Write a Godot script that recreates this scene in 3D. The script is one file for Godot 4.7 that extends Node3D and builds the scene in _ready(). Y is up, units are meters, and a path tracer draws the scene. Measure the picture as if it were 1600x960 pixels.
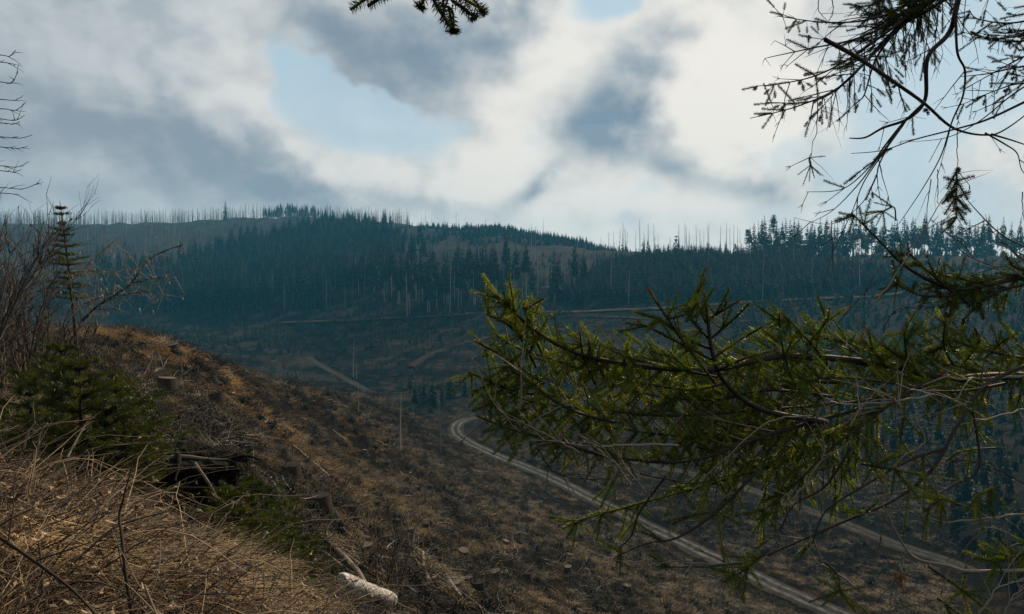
extends Node3D
# A clear-felled valley under broken cloud, seen from a slope between spruce branches.
# Camera at the origin, looking along -z; heights are relative to the eye.

const F := 1256.0            # focal length in pixels of the 1600 x 960 photograph
const EYE_PITCH := 0.04773   # the horizon lies 60 px above the picture's middle
const THM := 1.15
const NT := 161
const NR := 210
const LR0 := 0.0
const LR1 := 7.5

var rng := RandomNumberGenerator.new()
var n_fine := FastNoiseLite.new()
var n_mid := FastNoiseLite.new()
var n_big := FastNoiseLite.new()
var n_patch := FastNoiseLite.new()
var n_sky := FastNoiseLite.new()
var table := PackedFloat32Array()
var road_cells := {}
var used := {}
var M := {}
var cam_basis := Basis(Vector3.RIGHT, -EYE_PITCH)

# ---------------------------------------------------------------- small helpers
func rf(a: float, b: float) -> float:
	return rng.randf_range(a, b)

func numbered(called: String) -> String:
	if not used.has(called):
		used[called] = 0
		return called
	used[called] += 1
	return "%s_%03d" % [called, used[called]]

func tag(o: Node, label := "", category := "", group := "", kind := "") -> Node:
	if label: o.set_meta("label", label)
	if category: o.set_meta("category", category)
	if group: o.set_meta("group", group)
	if kind: o.set_meta("kind", kind)
	return o

func thing(called: String, at := Vector3.ZERO, turn := 0.0) -> Node3D:
	var o := Node3D.new()
	o.name = numbered(called)
	add_child(o, true)
	o.position = at
	o.rotation.y = turn
	return o

func part(called: String, mesh: Mesh, mat: Material, parent: Node = null) -> MeshInstance3D:
	var o := MeshInstance3D.new()
	o.mesh = mesh
	o.material_override = mat
	if parent == null:
		o.name = numbered(called)
		add_child(o, true)
	else:
		o.name = called
		var k := 0
		while parent.has_node(NodePath(o.name)):
			k += 1
			o.name = "%s_%03d" % [called, k]
		parent.add_child(o, true)
	return o

func scatter(called: String, mesh: Mesh, mat: Material, xs: Array, cs: Array, parent: Node = null) -> MultiMeshInstance3D:
	var mm := MultiMesh.new()
	mm.transform_format = MultiMesh.TRANSFORM_3D
	mm.use_colors = cs.size() > 0
	mm.instance_count = xs.size()
	mm.mesh = mesh
	for i in xs.size():
		mm.set_instance_transform(i, xs[i])
		if cs.size() > 0:
			mm.set_instance_color(i, cs[i])
	var o := MultiMeshInstance3D.new()
	o.multimesh = mm
	o.material_override = mat
	o.name = numbered(called) if parent == null else called
	(parent if parent else self).add_child(o, true)
	o.set_meta("kind", "stuff")
	return o

func dup(o: Node3D, called: String, at: Vector3, turn := 0.0, size := 1.0) -> Node3D:
	var c: Node3D = o.duplicate()
	c.name = numbered(called)
	add_child(c, true)
	c.transform = Transform3D(Basis(Vector3.UP, turn).scaled(Vector3(size, size, size)), at)
	return c

# a point of the photograph at a distance along the line of sight
func pix(u: float, v: float, d: float) -> Vector3:
	return cam_basis * Vector3((u - 800.0) / F * d, (480.0 - v) / F * d, -d)

func col(p: Vector3) -> Vector2:     # where a point of the world stands in the photograph
	var q := cam_basis.inverse() * p
	return Vector2(800.0 + F * q.x / -q.z, 480.0 - F * q.y / -q.z)

# ---------------------------------------------------------------- mesh builder
class MB:
	var v := PackedVector3Array()
	var n := PackedVector3Array()
	var c := PackedColorArray()
	var uv := PackedVector2Array()
	var ix := PackedInt32Array()
	var smooth := true
	var colored := false
	func vert(p: Vector3, no := Vector3.UP, co := Color.WHITE) -> int:
		v.append(p); n.append(no)
		if colored: c.append(co)
		return v.size() - 1
	func tri(a: Vector3, b: Vector3, d: Vector3, co := Color.WHITE) -> void:
		var no := (d - a).cross(b - a).normalized()
		var k := v.size()
		v.append(a); v.append(b); v.append(d)
		n.append(no); n.append(no); n.append(no)
		if colored:
			c.append(co); c.append(co); c.append(co)
		ix.append(k); ix.append(k + 1); ix.append(k + 2)
	func quad(a: Vector3, b: Vector3, d: Vector3, e: Vector3, co := Color.WHITE) -> void:
		var no := (d - a).cross(b - a).normalized()
		var k := v.size()
		v.append(a); v.append(b); v.append(d); v.append(e)
		for i in 4:
			n.append(no)
			if colored: c.append(co)
		for i in [0, 1, 2, 0, 2, 3]: ix.append(k + i)
	func tube(pts: Array, radii: Array, sides := 5, co := Color.WHITE, cap := false) -> void:
		var m := pts.size()
		if m < 2: return
		var t: Vector3 = (pts[1] - pts[0]).normalized()
		var x: Vector3 = t.cross(Vector3.UP if absf(t.y) < 0.9 else Vector3.RIGHT).normalized()
		var k := v.size()
		for i in m:
			var tn: Vector3 = (pts[mini(i + 1, m - 1)] - pts[maxi(i - 1, 0)]).normalized()
			x = (x - tn * x.dot(tn)).normalized()
			var y := tn.cross(x)
			for j in sides:
				var a := TAU * j / sides
				var d := x * cos(a) + y * sin(a)
				v.append(pts[i] + d * radii[i]); n.append(d)
				if colored: c.append(co)
		for i in m - 1:
			for j in sides:
				var a0 := k + i * sides + j
				var a1 := k + i * sides + (j + 1) % sides
				ix.append(a0); ix.append(a1 + sides); ix.append(a1)
				ix.append(a0); ix.append(a0 + sides); ix.append(a1 + sides)
		if cap:
			for e in [0, m - 1]:
				var tn: Vector3 = (pts[m - 1] - pts[m - 2]).normalized() if e else (pts[0] - pts[1]).normalized()
				var q := v.size()
				v.append(pts[e]); n.append(tn)
				if colored: c.append(co)
				for j in sides:
					v.append(v[k + e * sides + j]); n.append(tn)
					if colored: c.append(co)
				for j in sides:
					if e: 
						ix.append(q); ix.append(q + 1 + (j + 1) % sides); ix.append(q + 1 + j)
					else:
						ix.append(q); ix.append(q + 1 + j); ix.append(q + 1 + (j + 1) % sides)
	func mesh() -> ArrayMesh:
		var arr := []
		arr.resize(Mesh.ARRAY_MAX)
		arr[Mesh.ARRAY_VERTEX] = v
		arr[Mesh.ARRAY_NORMAL] = n
		if colored: arr[Mesh.ARRAY_COLOR] = c
		if uv.size(): arr[Mesh.ARRAY_TEX_UV] = uv
		arr[Mesh.ARRAY_INDEX] = ix
		var am := ArrayMesh.new()
		am.add_surface_from_arrays(Mesh.PRIMITIVE_TRIANGLES, arr)
		return am

# a smooth line through points, n pieces per stretch
func spline(pts: Array, n := 6) -> Array:
	var out := []
	var m := pts.size()
	for i in m - 1:
		var a: Vector3 = pts[maxi(i - 1, 0)]
		var b: Vector3 = pts[i]
		var c: Vector3 = pts[i + 1]
		var d: Vector3 = pts[mini(i + 2, m - 1)]
		for k in n:
			out.append(b.cubic_interpolate(c, a, d, float(k) / n))
	out.append(pts[m - 1])
	return out

func taper(n: int, a: float, b: float) -> Array:
	var out := []
	for i in n:
		out.append(lerpf(a, b, float(i) / maxf(n - 1, 1)))
	return out

func pline(q: Array) -> Array:       # [u, v, distance] rows to points
	var out := []
	for r in q:
		out.append(pix(r[0], r[1], r[2]))
	return out

# a wandering twig from a point in a direction
func wander(from: Vector3, dir: Vector3, length: float, steps: int, bend: float, sag := 0.0) -> Array:
	var out := [from]
	var d := dir.normalized()
	var p := from
	for i in steps:
		d = (d + Vector3(rf(-bend, bend), rf(-bend, bend) - sag, rf(-bend, bend))).normalized()
		p += d * (length / steps)
		out.append(p)
	return out

# ---------------------------------------------------------------- the lie of the land
func solve_land() -> void:
	# eye-relative heights of the ground: picture column, distance, height
	var p := [
	-500,1.2,-1.5, 100,1.2,-1.59, 500,1.2,-1.65, 800,1.2,-1.7, 1100,1.2,-1.75, 1500,1.2,-1.81, 2100,1.2,-1.9, 0,3.2,-1.38,
	200,3.8,-1.63, 400,5.5,-2.36, 0,5,-1.59, 0,8.5,-1.83, 200,6,-1.91, 300,9,-2.65, 560,14,-5.85, 700,18,-7.74,
	850,32,-13.76, 1000,48,-20.64, 1150,66,-28.38, 1290,84,-36.25, 707,20.5,-8.03, 480,11,-4.47, 420,11,-3.85, 300,12.5,-3.48,
	800,6,-5.16, 1100,6,-6.11, 1500,6,-6.59, 1500,25,-16.52, 1200,30,-16.96, 1900,30,-19.82, 330,28,-4.9, 230,46,-3.7,
	330,52,-5.51, 420,70,-8.92, 480,100,-13.69, 570,150,-22.33, 640,112,-24.97, 500,68,-15.43, 400,52,-9.52, 700,58,-17.55,
	850,62,-21.23, 1000,75,-27.47, 600,118,-21.61, 500,35,-9.75, 600,35,-11.7, 150,14,-2.01, 0,13,-1.76, 100,20,-2.15,
	50,35,-2.93, -300,8,-1.46, -300,25,-1.99, 1290,83.7,-36, 1100,100.5,-36, 950,120.6,-36, 850,139.1,-36, 780,151.7,-36,
	735,161.5,-36, 710,170.6,-36, 712,184.6,-36, 725,194.9,-36, 570,254.6,-37.5, 530,287.2,-37.5, 490,331.7,-37.5, 1500,103.3,-37,
	1300,122.3,-37, 1140,143,-37, 1300,100,-38.5, 1000,135,-38, 1700,90,-38, 1900,100,-36, 330,75,-9.55, 260,68,-7.15,
	400,90,-12.32, 300,110,-17.52, 400,120,-21.02, 460,150,-26.27, 0,58,-5.31, 100,60,-5.49, 170,75,-7.46, -250,60,-5.49,
	0,30,-2.99, 260,30,-4.3, 200,30,-3.94, 520,120,-17.77, 500,200,-35.03, 620,200,-35.03, 660,150,-29.26, 200,110,-15,
	230,200,-30, 0,100,-9, 0,220,-24, -300,100,-2, -300,250,-12, 380,220,-34, 300,340,-33, 1400,170,-37,
	1650,170,-36, 1400,260,-36, 1400,330,-31.53, 1400,430,-12.32, 1650,430,-10.27, 800,230,-39, 700,260,-36.85, 700,300,-33.44,
	700,380,-23.9, 520,420,-27.42, 870,380,-21.48, 1000,385,-19, 1200,400,-16.24, 1100,200,-38.5, 1100,300,-31.05, 600,450,-15.05,
	420,400,-31.85, 300,450,-31.53, 100,420,-26.75, 300,530,-21.1, 300,720,11.46, 300,1000,54.14, 100,1050,54.34, 0,1080,61.05,
	-300,1000,59.71, 450,1150,73.25, 450,1500,70, 100,1500,60, 700,1400,40, 570,1050,61.03, 640,980,50.72, 700,950,47.65,
	800,880,39.94, 880,800,26.75, 940,740,16.5, 750,600,7.17, 850,440,-11.21, 700,520,-2.07, 850,560,3.57, 450,700,5.57,
	560,620,0, 940,560,2.23, 1000,900,5, 1400,900,-5, 1700,900,-5, 1000,555,7.95, 1100,555,7.95, 1200,555,7.95,
	1400,555,7.95, 1600,555,7.95, 1900,540,8.6, 1000,480,-3.82, 1200,480,-3.82, 1500,480,-3.82, 800,3000,-20, -300,3000,-20,
	1900,3000,-20,
	]
	var n := p.size() / 3
	var x := PackedVector2Array()
	for i in n:
		x.append(Vector2(atan((p[i * 3] - 800.0) / F) * 2.0, log(p[i * 3 + 1])))
	var m := n + 3
	var a := []
	for i in m:
		var row := PackedFloat64Array()
		row.resize(m + 1)
		a.append(row)
	for i in n:
		for j in n:
			a[i][j] = -sqrt((x[i] - x[j]).length_squared() + 0.0144)
		a[i][i] += 0.03
		a[i][n] = 1.0; a[i][n + 1] = x[i].x; a[i][n + 2] = x[i].y
		a[n][i] = 1.0; a[n + 1][i] = x[i].x; a[n + 2][i] = x[i].y
		a[i][m] = p[i * 3 + 2]
	for k in m:
		var best := k
		for i in range(k + 1, m):
			if absf(a[i][k]) > absf(a[best][k]): best = i
		var sw = a[k]; a[k] = a[best]; a[best] = sw
		var rk: PackedFloat64Array = a[k]
		for i in range(k + 1, m):
			var ri: PackedFloat64Array = a[i]
			var f := ri[k] / rk[k]
			if f == 0.0: continue
			for j in range(k, m + 1):
				ri[j] -= f * rk[j]
			a[i] = ri
	var w := PackedFloat64Array()
	w.resize(m)
	for k in range(m - 1, -1, -1):
		var s: float = a[k][m]
		for j in range(k + 1, m):
			s -= a[k][j] * w[j]
		w[k] = s / a[k][k]
	table.resize(NT * NR)
	for i in NT:
		var th := lerpf(-THM, THM, float(i) / (NT - 1))
		for j in NR:
			var e := Vector2(th * 2.0, maxf(0.1, lerpf(LR0, LR1, float(j) / (NR - 1)) + log(cos(th))))
			var s := w[n] + e.x * w[n + 1] + e.y * w[n + 2]
			for q in n:
				s -= w[q] * sqrt(e.distance_squared_to(x[q]) + 0.0144)
			table[i * NR + j] = s

func bare_ground(x: float, z: float) -> float:
	var r := maxf(sqrt(x * x + z * z), 1.0)
	var th := atan2(x, -z)
	if absf(th) > THM:
		th = signf(th) * THM * (PI - absf(th)) / (PI - THM)
	var a := (th + THM) / (2.0 * THM) * (NT - 1)
	var b := clampf((log(r) - LR0) / (LR1 - LR0) * (NR - 1), 0.0, NR - 1.001)
	var i := clampi(int(a), 0, NT - 2)
	var j := int(b)
	a -= i; b -= j
	var k := i * NR + j
	return lerpf(lerpf(table[k], table[k + 1], b), lerpf(table[k + NR], table[k + NR + 1], b), a)

func ground(x: float, z: float) -> float:
	var y := bare_ground(x, z)
	var r := sqrt(x * x + z * z)
	var bump := n_mid.get_noise_2d(x, z) * (0.10 + 0.32 * smoothstep(6.0, 30.0, r))
	if r < 90.0:
		bump += n_fine.get_noise_2d(x, z) * 0.10 * smoothstep(1.5, 4.0, r)
	if r > 60.0:
		bump += n_big.get_noise_2d(x, z) * (1.3 * smoothstep(60.0, 220.0, r) + 5.0 * smoothstep(350.0, 700.0, r))
	var cell = road_cells.get(Vector2i(roundi(x), roundi(z)))
	if cell != null:
		var k := 1.0 - smoothstep(2.6, 7.0, cell.x)
		return lerpf(y + bump, cell.y, k)
	return y + bump

func on_ground(x: float, z: float, sink := 0.0) -> Vector3:
	return Vector3(x, ground(x, z) - sink, z)

func hit(u: float, v: float, near := 1.2) -> Vector3:   # where the line of sight meets the land
	var d := near
	var last := near
	while d < 1700.0:
		var p := pix(u, v, d)
		if p.y < ground(p.x, p.z):
			for k in 8:
				var mid := (last + d) / 2.0
				p = pix(u, v, mid)
				if p.y < ground(p.x, p.z): d = mid
				else: last = mid
			return pix(u, v, d)
		last = d
		d *= 1.015
	return pix(u, v, 1700.0)

func column(u: float, r: float) -> Vector2:    # (x, z) in a picture column at a distance
	return Vector2((u - 800.0) / F * r, -r)

func upright(x: float, z: float) -> Vector3:   # the land's normal
	var e := 0.3
	return Vector3(ground(x - e, z) - ground(x + e, z), 2 * e, ground(x, z - e) - ground(x, z + e)).normalized()

var road_lines := []
func lay_roads() -> void:
	# rows of picture column and distance along each road's middle
	var rows := [
		[[1420, 74], [1290, 84], [1195, 92], [1100, 100], [1020, 109], [950, 120], [850, 139], [780, 152], [738, 161], [714, 171], [712, 182], [728, 194], [770, 204], [820, 212]],
		[[577, 243], [572, 245], [530, 280], [490, 320], [482, 332]],
		[[1530, 97], [1500, 100], [1395, 109], [1300, 119], [1215, 128], [1140, 139], [1060, 150], [960, 165], [860, 185], [780, 200]]]
	for k in rows.size():
		var pts := []
		for q in rows[k]:
			var c := column(q[0], q[1])
			pts.append(Vector3(c.x, bare_ground(c.x, c.y), c.y))
		var line := spline(pts, 12)
		for pass_ in 12:
			for i in range(1, line.size() - 1):
				line[i].y = (line[i - 1].y + line[i].y * 2 + line[i + 1].y) / 4.0
		road_lines.append(line)
	for line in road_lines:
		for i in line.size() - 1:
			var steps := int(ceil(line[i].distance_to(line[i + 1]) / 0.7))
			for s in steps:
				var p: Vector3 = line[i].lerp(line[i + 1], float(s) / steps)
				var ci := Vector2i(roundi(p.x), roundi(p.z))
				for dx in range(-7, 8):
					for dz in range(-7, 8):
						var cell := ci + Vector2i(dx, dz)
						var d := Vector2(cell.x - p.x, cell.y - p.z).length()
						var old = road_cells.get(cell)
						if old == null or d < old.x:
							road_cells[cell] = Vector2(d, p.y)

# ---------------------------------------------------------------- materials
func plain(c: Color, rough := 0.9) -> StandardMaterial3D:   # c: linear base colour
	var m := StandardMaterial3D.new()
	m.albedo_color = c.linear_to_srgb()
	m.roughness = rough
	m.metallic_specular = 0.3
	return m

func noise_texture(freq: float, seed_: int, lo: Color, hi: Color, size := 512, fractal := 5, bump := false) -> NoiseTexture2D:
	var fn := FastNoiseLite.new()
	fn.seed = seed_
	fn.frequency = freq
	fn.fractal_octaves = fractal
	var t := NoiseTexture2D.new()
	t.width = size; t.height = size
	t.seamless = true
	t.noise = fn
	if not bump:
		var g := Gradient.new()
		g.set_color(0, lo); g.set_color(1, hi)
		t.color_ramp = g
	return t

func make_materials() -> void:
	var soil := StandardMaterial3D.new()
	soil.vertex_color_use_as_albedo = true
	soil.albedo_texture = noise_texture(0.02, 3, Color(0.45, 0.45, 0.45), Color(1, 1, 1))
	soil.uv1_triplanar = true
	soil.uv1_world_triplanar = true
	soil.uv1_scale = Vector3(0.21, 0.21, 0.21)
	soil.roughness = 1.0
	soil.metallic_specular = 0.1
	soil.heightmap_enabled = true
	soil.heightmap_texture = noise_texture(0.03, 7, Color.BLACK, Color.WHITE, 512, 5, true)
	soil.heightmap_scale = 14.0
	M.soil = soil
	var gravel := soil.duplicate()
	gravel.albedo_texture = noise_texture(0.08, 13, Color(0.6, 0.6, 0.6), Color(1, 1, 1))
	gravel.uv1_scale = Vector3(0.5, 0.5, 0.5)
	gravel.heightmap_scale = 3.0
	M.gravel = gravel
	var bark := plain(Color(0.055, 0.043, 0.034))
	bark.albedo_texture = noise_texture(0.05, 21, Color(0.35, 0.33, 0.3), Color(1, 1, 1))
	bark.uv1_triplanar = true
	bark.uv1_scale = Vector3(6, 1.5, 6)
	bark.heightmap_enabled = true
	bark.heightmap_texture = noise_texture(0.06, 22, Color.BLACK, Color.WHITE, 256, 4, true)
	bark.heightmap_scale = 0.8
	M.bark = bark
	M.pale_wood = plain(Color(0.24, 0.215, 0.185), 0.75)
	M.pale_wood.albedo_texture = noise_texture(0.05, 31, Color(0.55, 0.5, 0.46), Color(1, 1, 1))
	M.pale_wood.uv1_triplanar = true
	M.pale_wood.uv1_scale = Vector3(4, 4, 4)
	M.cut_wood = plain(Color(0.17, 0.145, 0.115), 0.8)
	M.cut_wood.albedo_texture = noise_texture(0.03, 33, Color(0.55, 0.5, 0.45), Color(1, 1, 1))
	M.cut_wood.uv1_triplanar = true
	M.cut_wood.uv1_scale = Vector3(3, 3, 3)
	M.snag = plain(Color(0.115, 0.105, 0.098), 0.9)
	M.snag_pale = plain(Color(0.2, 0.185, 0.17), 0.9)
	M.trunk = plain(Color(0.075, 0.062, 0.054), 0.9)
	M.spruce = plain(Color(0.007, 0.02, 0.018), 0.8)
	M.spruce_young = plain(Color(0.012, 0.03, 0.023), 0.8)
	M.pine = plain(Color(0.02, 0.036, 0.03), 0.7)
	M.tint = plain(Color.WHITE, 0.85)
	M.tint.vertex_color_use_as_albedo = true
	M.straw = plain(Color.WHITE, 0.65)
	M.straw.vertex_color_use_as_albedo = true
	M.straw.backlight_enabled = true
	M.straw.backlight = Color(0.5, 0.45, 0.35)
	M.needle = plain(Color.WHITE, 0.42)
	M.needle.vertex_color_use_as_albedo = true
	M.needle.metallic_specular = 0.36
	M.needle.backlight_enabled = true
	M.needle.backlight = Color(0.9, 1.0, 0.32)
	M.needle_dark = plain(Color.WHITE, 0.75)
	M.needle_dark.vertex_color_use_as_albedo = true
	M.twig = plain(Color(0.032, 0.024, 0.018), 0.7)
	M.twig_pale = plain(Color(0.2, 0.165, 0.125), 0.65)
	M.bud = plain(Color(0.2, 0.085, 0.032), 0.5)
	M.moss = plain(Color(0.022, 0.021, 0.008), 1.0)
	M.moss.albedo_texture = noise_texture(0.06, 43, Color(0.12, 0.1, 0.08), Color(1, 1, 1), 256, 5)
	M.moss.uv1_triplanar = true
	M.moss.uv1_scale = Vector3(1.6, 1.6, 1.6)
	M.moss.heightmap_enabled = true
	M.moss.heightmap_texture = noise_texture(0.06, 44, Color.BLACK, Color.WHITE, 256, 5, true)
	M.moss.heightmap_scale = 5.0
	M.rot = plain(Color(0.008, 0.0065, 0.005), 1.0)
	M.rot.heightmap_enabled = true
	M.rot.heightmap_texture = noise_texture(0.05, 41, Color.BLACK, Color.WHITE, 256, 4, true)
	M.rot.heightmap_scale = 4.0
	M.rot.uv1_triplanar = true
	M.rot.uv1_scale = Vector3(1.5, 1.5, 1.5)

# ---------------------------------------------------------------- the sky
# openings in the cloud and lighter or darker places of it: column, line, widths, slant in degrees, amount
const GAPS := [
	[500, 115, 66, 54, 10, 0.5], [565, 160, 75, 40, 20, 0.42], [670, 185, 80, 28, -2, 0.34], [440, 95, 26, 45, -20, 0.26], [600, 115, 50, 28, 0, 0.2],
	[858, 222, 40, 16, 0, 0.36], [1430, 190, 100, 90, -10, 0.42], [1560, 60, 90, 80, 0, 0.36], [955, 14, 44, 24, 0, 0.55], [1500, 320, 130, 40, 0, 0.2],
	[1250, 240, 70, 26, 0, 0.2], [1180, 320, 120, 20, 0, 0.12], [250, 60, 220, 70, 0, -0.25], [150, 230, 250, 110, 0, -0.25], [650, 30, 110, 50, 0, -0.25], [960, 180, 100, 60, -30, -0.3], [1130, 80, 80, 90, -20, -0.2]]
const SHADES := [
	[240, 208, 110, 34, 2, 0.34], [50, 110, 150, 130, 0, 0.16], [615, 45, 110, 46, 8, 0.34], [770, 50, 80, 60, 0, 0.2], [440, 20, 120, 40, 0, 0.1],
	[985, 160, 75, 40, -30, 0.34], [935, 195, 60, 32, -10, 0.34], [1065, 50, 80, 34, -30, 0.34], [800, 230, 70, 40, -30, -0.2], [1165, 287, 60, 18, -6, 0.36], [1035, 268, 50, 15, 0, 0.26],
	[430, 272, 140, 18, -4, 0.3], [250, 312, 220, 20, 0, 0.14], [840, 296, 30, 10, -40, 0.3], [650, 300, 150, 14, 0, 0.2], [1340, 30, 70, 40, -20, 0.2],
	[860, 120, 70, 40, -40, -0.34], [1130, 110, 80, 110, -24, -0.46], [370, 110, 70, 70, 20, -0.1], [500, 205, 60, 24, 30, -0.26], [690, 250, 130, 20, -3, -0.22], [950, 320, 200, 24, 0, -0.2], [770, 262, 70, 20, -20, -0.2]]

func spot_sum(spots: Array, a: float, e: float) -> float:
	var t := 0.0
	for k in spots:
		var dx: float = a - k[0]
		var dy: float = e - k[1]
		if absf(dx) > 0.5: continue
		var g: float = (dx * k[4] + dy * k[5]) * k[2]
		var h: float = (dy * k[4] - dx * k[5]) * k[3]
		var f := g * g + h * h
		if f < 9.0:
			t += k[6] * exp(-f * 0.5)
	return t

func billow(q: Vector3) -> float:
	return n_sky.get_noise_3dv(q) + 0.45 * (0.22 - absf(n_sky.get_noise_3dv(q * 1.9 + Vector3(40, 7, 3))))

func sky_at(d: Vector3, fine: bool, gaps: Array, shades: Array) -> Color:
	var el := asin(d.y)
	var az := atan2(d.x, -d.z)
	var q := Vector3(d.x, d.y * 1.3, d.z) * 19.0
	var n := billow(q)
	var big := n_sky.get_noise_3dv(q * 0.3 + Vector3(5, 50, 9))
	var cov := 0.66 + 0.3 * n + 0.25 * big
	var thick := 0.46 + 0.35 * big
	if fine:
		# light comes from the upper right: a cloud's sunward flank is bright, its lee grey
		var relief := clampf((n - billow(q + Vector3(0.36, 0.44, 0.1))) * 1.6, -0.6, 0.6)
		var a := az + n * 0.05
		var e := el + big * 0.04 + n * 0.02
		cov = 0.64 + 0.36 * n + 0.1 * big - spot_sum(gaps, a, e)
		thick = 0.41 + 0.14 * big + 0.1 * n - 0.25 * relief + spot_sum(shades, a, e)
	# clear air: deeper blue above, pale at the horizon
	var up := clampf(el / 0.5, 0.0, 1.0)
	var sun_side := clampf(0.5 + 0.5 * cos(az - 0.55), 0.0, 1.0)
	var glow := smoothstep(0.70, 1.0, sun_side)
	var clear := Color(0.58, 0.71, 0.77).lerp(Color(0.22, 0.44, 0.63), pow(up, 0.7) * 0.95)
	clear = clear.lerp(Color(0.74, 0.84, 0.88), glow * 0.45)
	var bright := Color(0.655, 0.685, 0.695).lerp(Color(0.93, 0.89, 0.82), glow)
	var dark := Color(0.265, 0.312, 0.37).lerp(Color(0.21, 0.295, 0.38), glow)
	var c := clear.lerp(bright.lerp(dark, smoothstep(0.12, 0.98, thick)), clampf(smoothstep(0.24, 0.58, cov) * 0.9 + 0.1 + 0.3 * big, 0.0, 1.0))
	var low := 1.0 - smoothstep(0.0, 0.09, el)
	return c.lerp(Color(0.74, 0.76, 0.76).lerp(Color(0.97, 0.95, 0.91), glow), low * 0.65)

func make_sky() -> Sky:
	n_sky.seed = 11
	n_sky.frequency = 0.32
	n_sky.fractal_octaves = 6
	var gaps := []
	var shades := []
	for k in GAPS + SHADES:
		var d := pix(k[0], k[1], 1.0).normalized()
		var r := deg_to_rad(-k[4])
		(gaps if gaps.size() < GAPS.size() else shades).append([atan2(d.x, -d.z), asin(d.y), F / k[2], F / k[3], cos(r), sin(r), k[5]])
	var w := 4096
	var h := 2048
	var small := Image.create_empty(512, 256, false, Image.FORMAT_RGBF)
	for y in 256:
		var el := (0.5 - (y + 0.5) / 256.0) * PI
		for x in 512:
			if el < -0.03:
				small.set_pixel(x, y, Color(0.1, 0.1, 0.1))
				continue
			var az := ((x + 0.5) / 512.0 - 0.5) * TAU
			var d := Vector3(sin(az) * cos(el), maxf(sin(el), 0.0), -cos(az) * cos(el))
			small.set_pixel(x, y, sky_at(d, absf(az) < 0.8 and el < 0.6, gaps, shades))
	small.resize(w, h, Image.INTERPOLATE_CUBIC)
	var x0 := int((0.5 - 0.66 / TAU) * w)
	var x1 := int((0.5 + 0.66 / TAU) * w)
	var y0 := int((0.5 - 0.45 / PI) * h)
	for y in range(y0, h / 2 + 8):
		var el := maxf((0.5 - (y + 0.5) / h) * PI, 0.0)
		for x in range(x0, x1):
			var az := ((x + 0.5) / w - 0.5) * TAU
			var d := Vector3(sin(az) * cos(el), sin(el), -cos(az) * cos(el))
			small.set_pixel(x, y, sky_at(d, true, gaps, shades))
	var sm := PanoramaSkyMaterial.new()
	sm.panorama = ImageTexture.create_from_image(small)
	var sky := Sky.new()
	sky.sky_material = sm
	return sky

# ---------------------------------------------------------------- ground sheet
func land_color(p: Vector3, r: float, u: float) -> Color:
	var a := n_patch.get_noise_2d(p.x * 1.0, p.z * 1.0)
	var b := n_mid.get_noise_2d(p.x * 3.1 + 40.0, p.z * 3.1)
	var fine := n_fine.get_noise_2d(p.x * 2.0, p.z * 2.0)
	var dark := Color(0.0085, 0.0078, 0.0056)
	var red := Color(0.023, 0.017, 0.0112)
	var tan_ := Color(0.115, 0.076, 0.044)
	var c := dark.lerp(red, smoothstep(-0.35, 0.25, a + b * 0.6))
	c = c.lerp(tan_, smoothstep(0.12, 0.55, b * 0.8 + fine * 0.5 + a * 0.25) * 0.8)
	# orange dry grass on the hump's edge
	var hump := minf(1.0, exp(-Vector2(p.x + 20.5, p.z + 46.0).length_squared() / 90.0) + 0.7 * exp(-Vector2(p.x + 19.5, p.z + 50.0).length_squared() / 36.0))
	c = c.lerp(Color(0.19, 0.108, 0.038), hump * 0.85)
	var far := smoothstep(150.0, 240.0, r)
	if far > 0.0:
		var v2 := n_patch.get_noise_2d(p.x * 0.42, p.z * 0.85)
		var wet := Color(0.007, 0.0098, 0.0085)
		var dry := Color(0.075, 0.057, 0.043)
		var f := wet.lerp(dry, smoothstep(0.0, 0.55, v2 * 1.2 + a * 0.6 + b * 0.5))
		c = c.lerp(f, far)
	var hill := smoothstep(560.0, 680.0, r) * (1.0 - smoothstep(860.0, 1000.0, u))
	c = c.lerp(Color(0.075, 0.062, 0.056).lerp(Color(0.04, 0.036, 0.034), smoothstep(-0.2, 0.3, a)), hill)
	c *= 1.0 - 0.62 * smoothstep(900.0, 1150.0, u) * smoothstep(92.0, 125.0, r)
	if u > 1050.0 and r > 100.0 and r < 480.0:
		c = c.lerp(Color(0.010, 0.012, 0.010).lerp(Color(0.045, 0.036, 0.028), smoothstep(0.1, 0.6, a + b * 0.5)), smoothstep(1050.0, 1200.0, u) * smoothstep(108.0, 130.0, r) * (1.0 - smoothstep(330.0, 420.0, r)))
	if u > 820.0 and r > 480.0:
		c = c.lerp(Color(0.085, 0.068, 0.06), smoothstep(480.0, 540.0, r) * 0.7)
	return c

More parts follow.
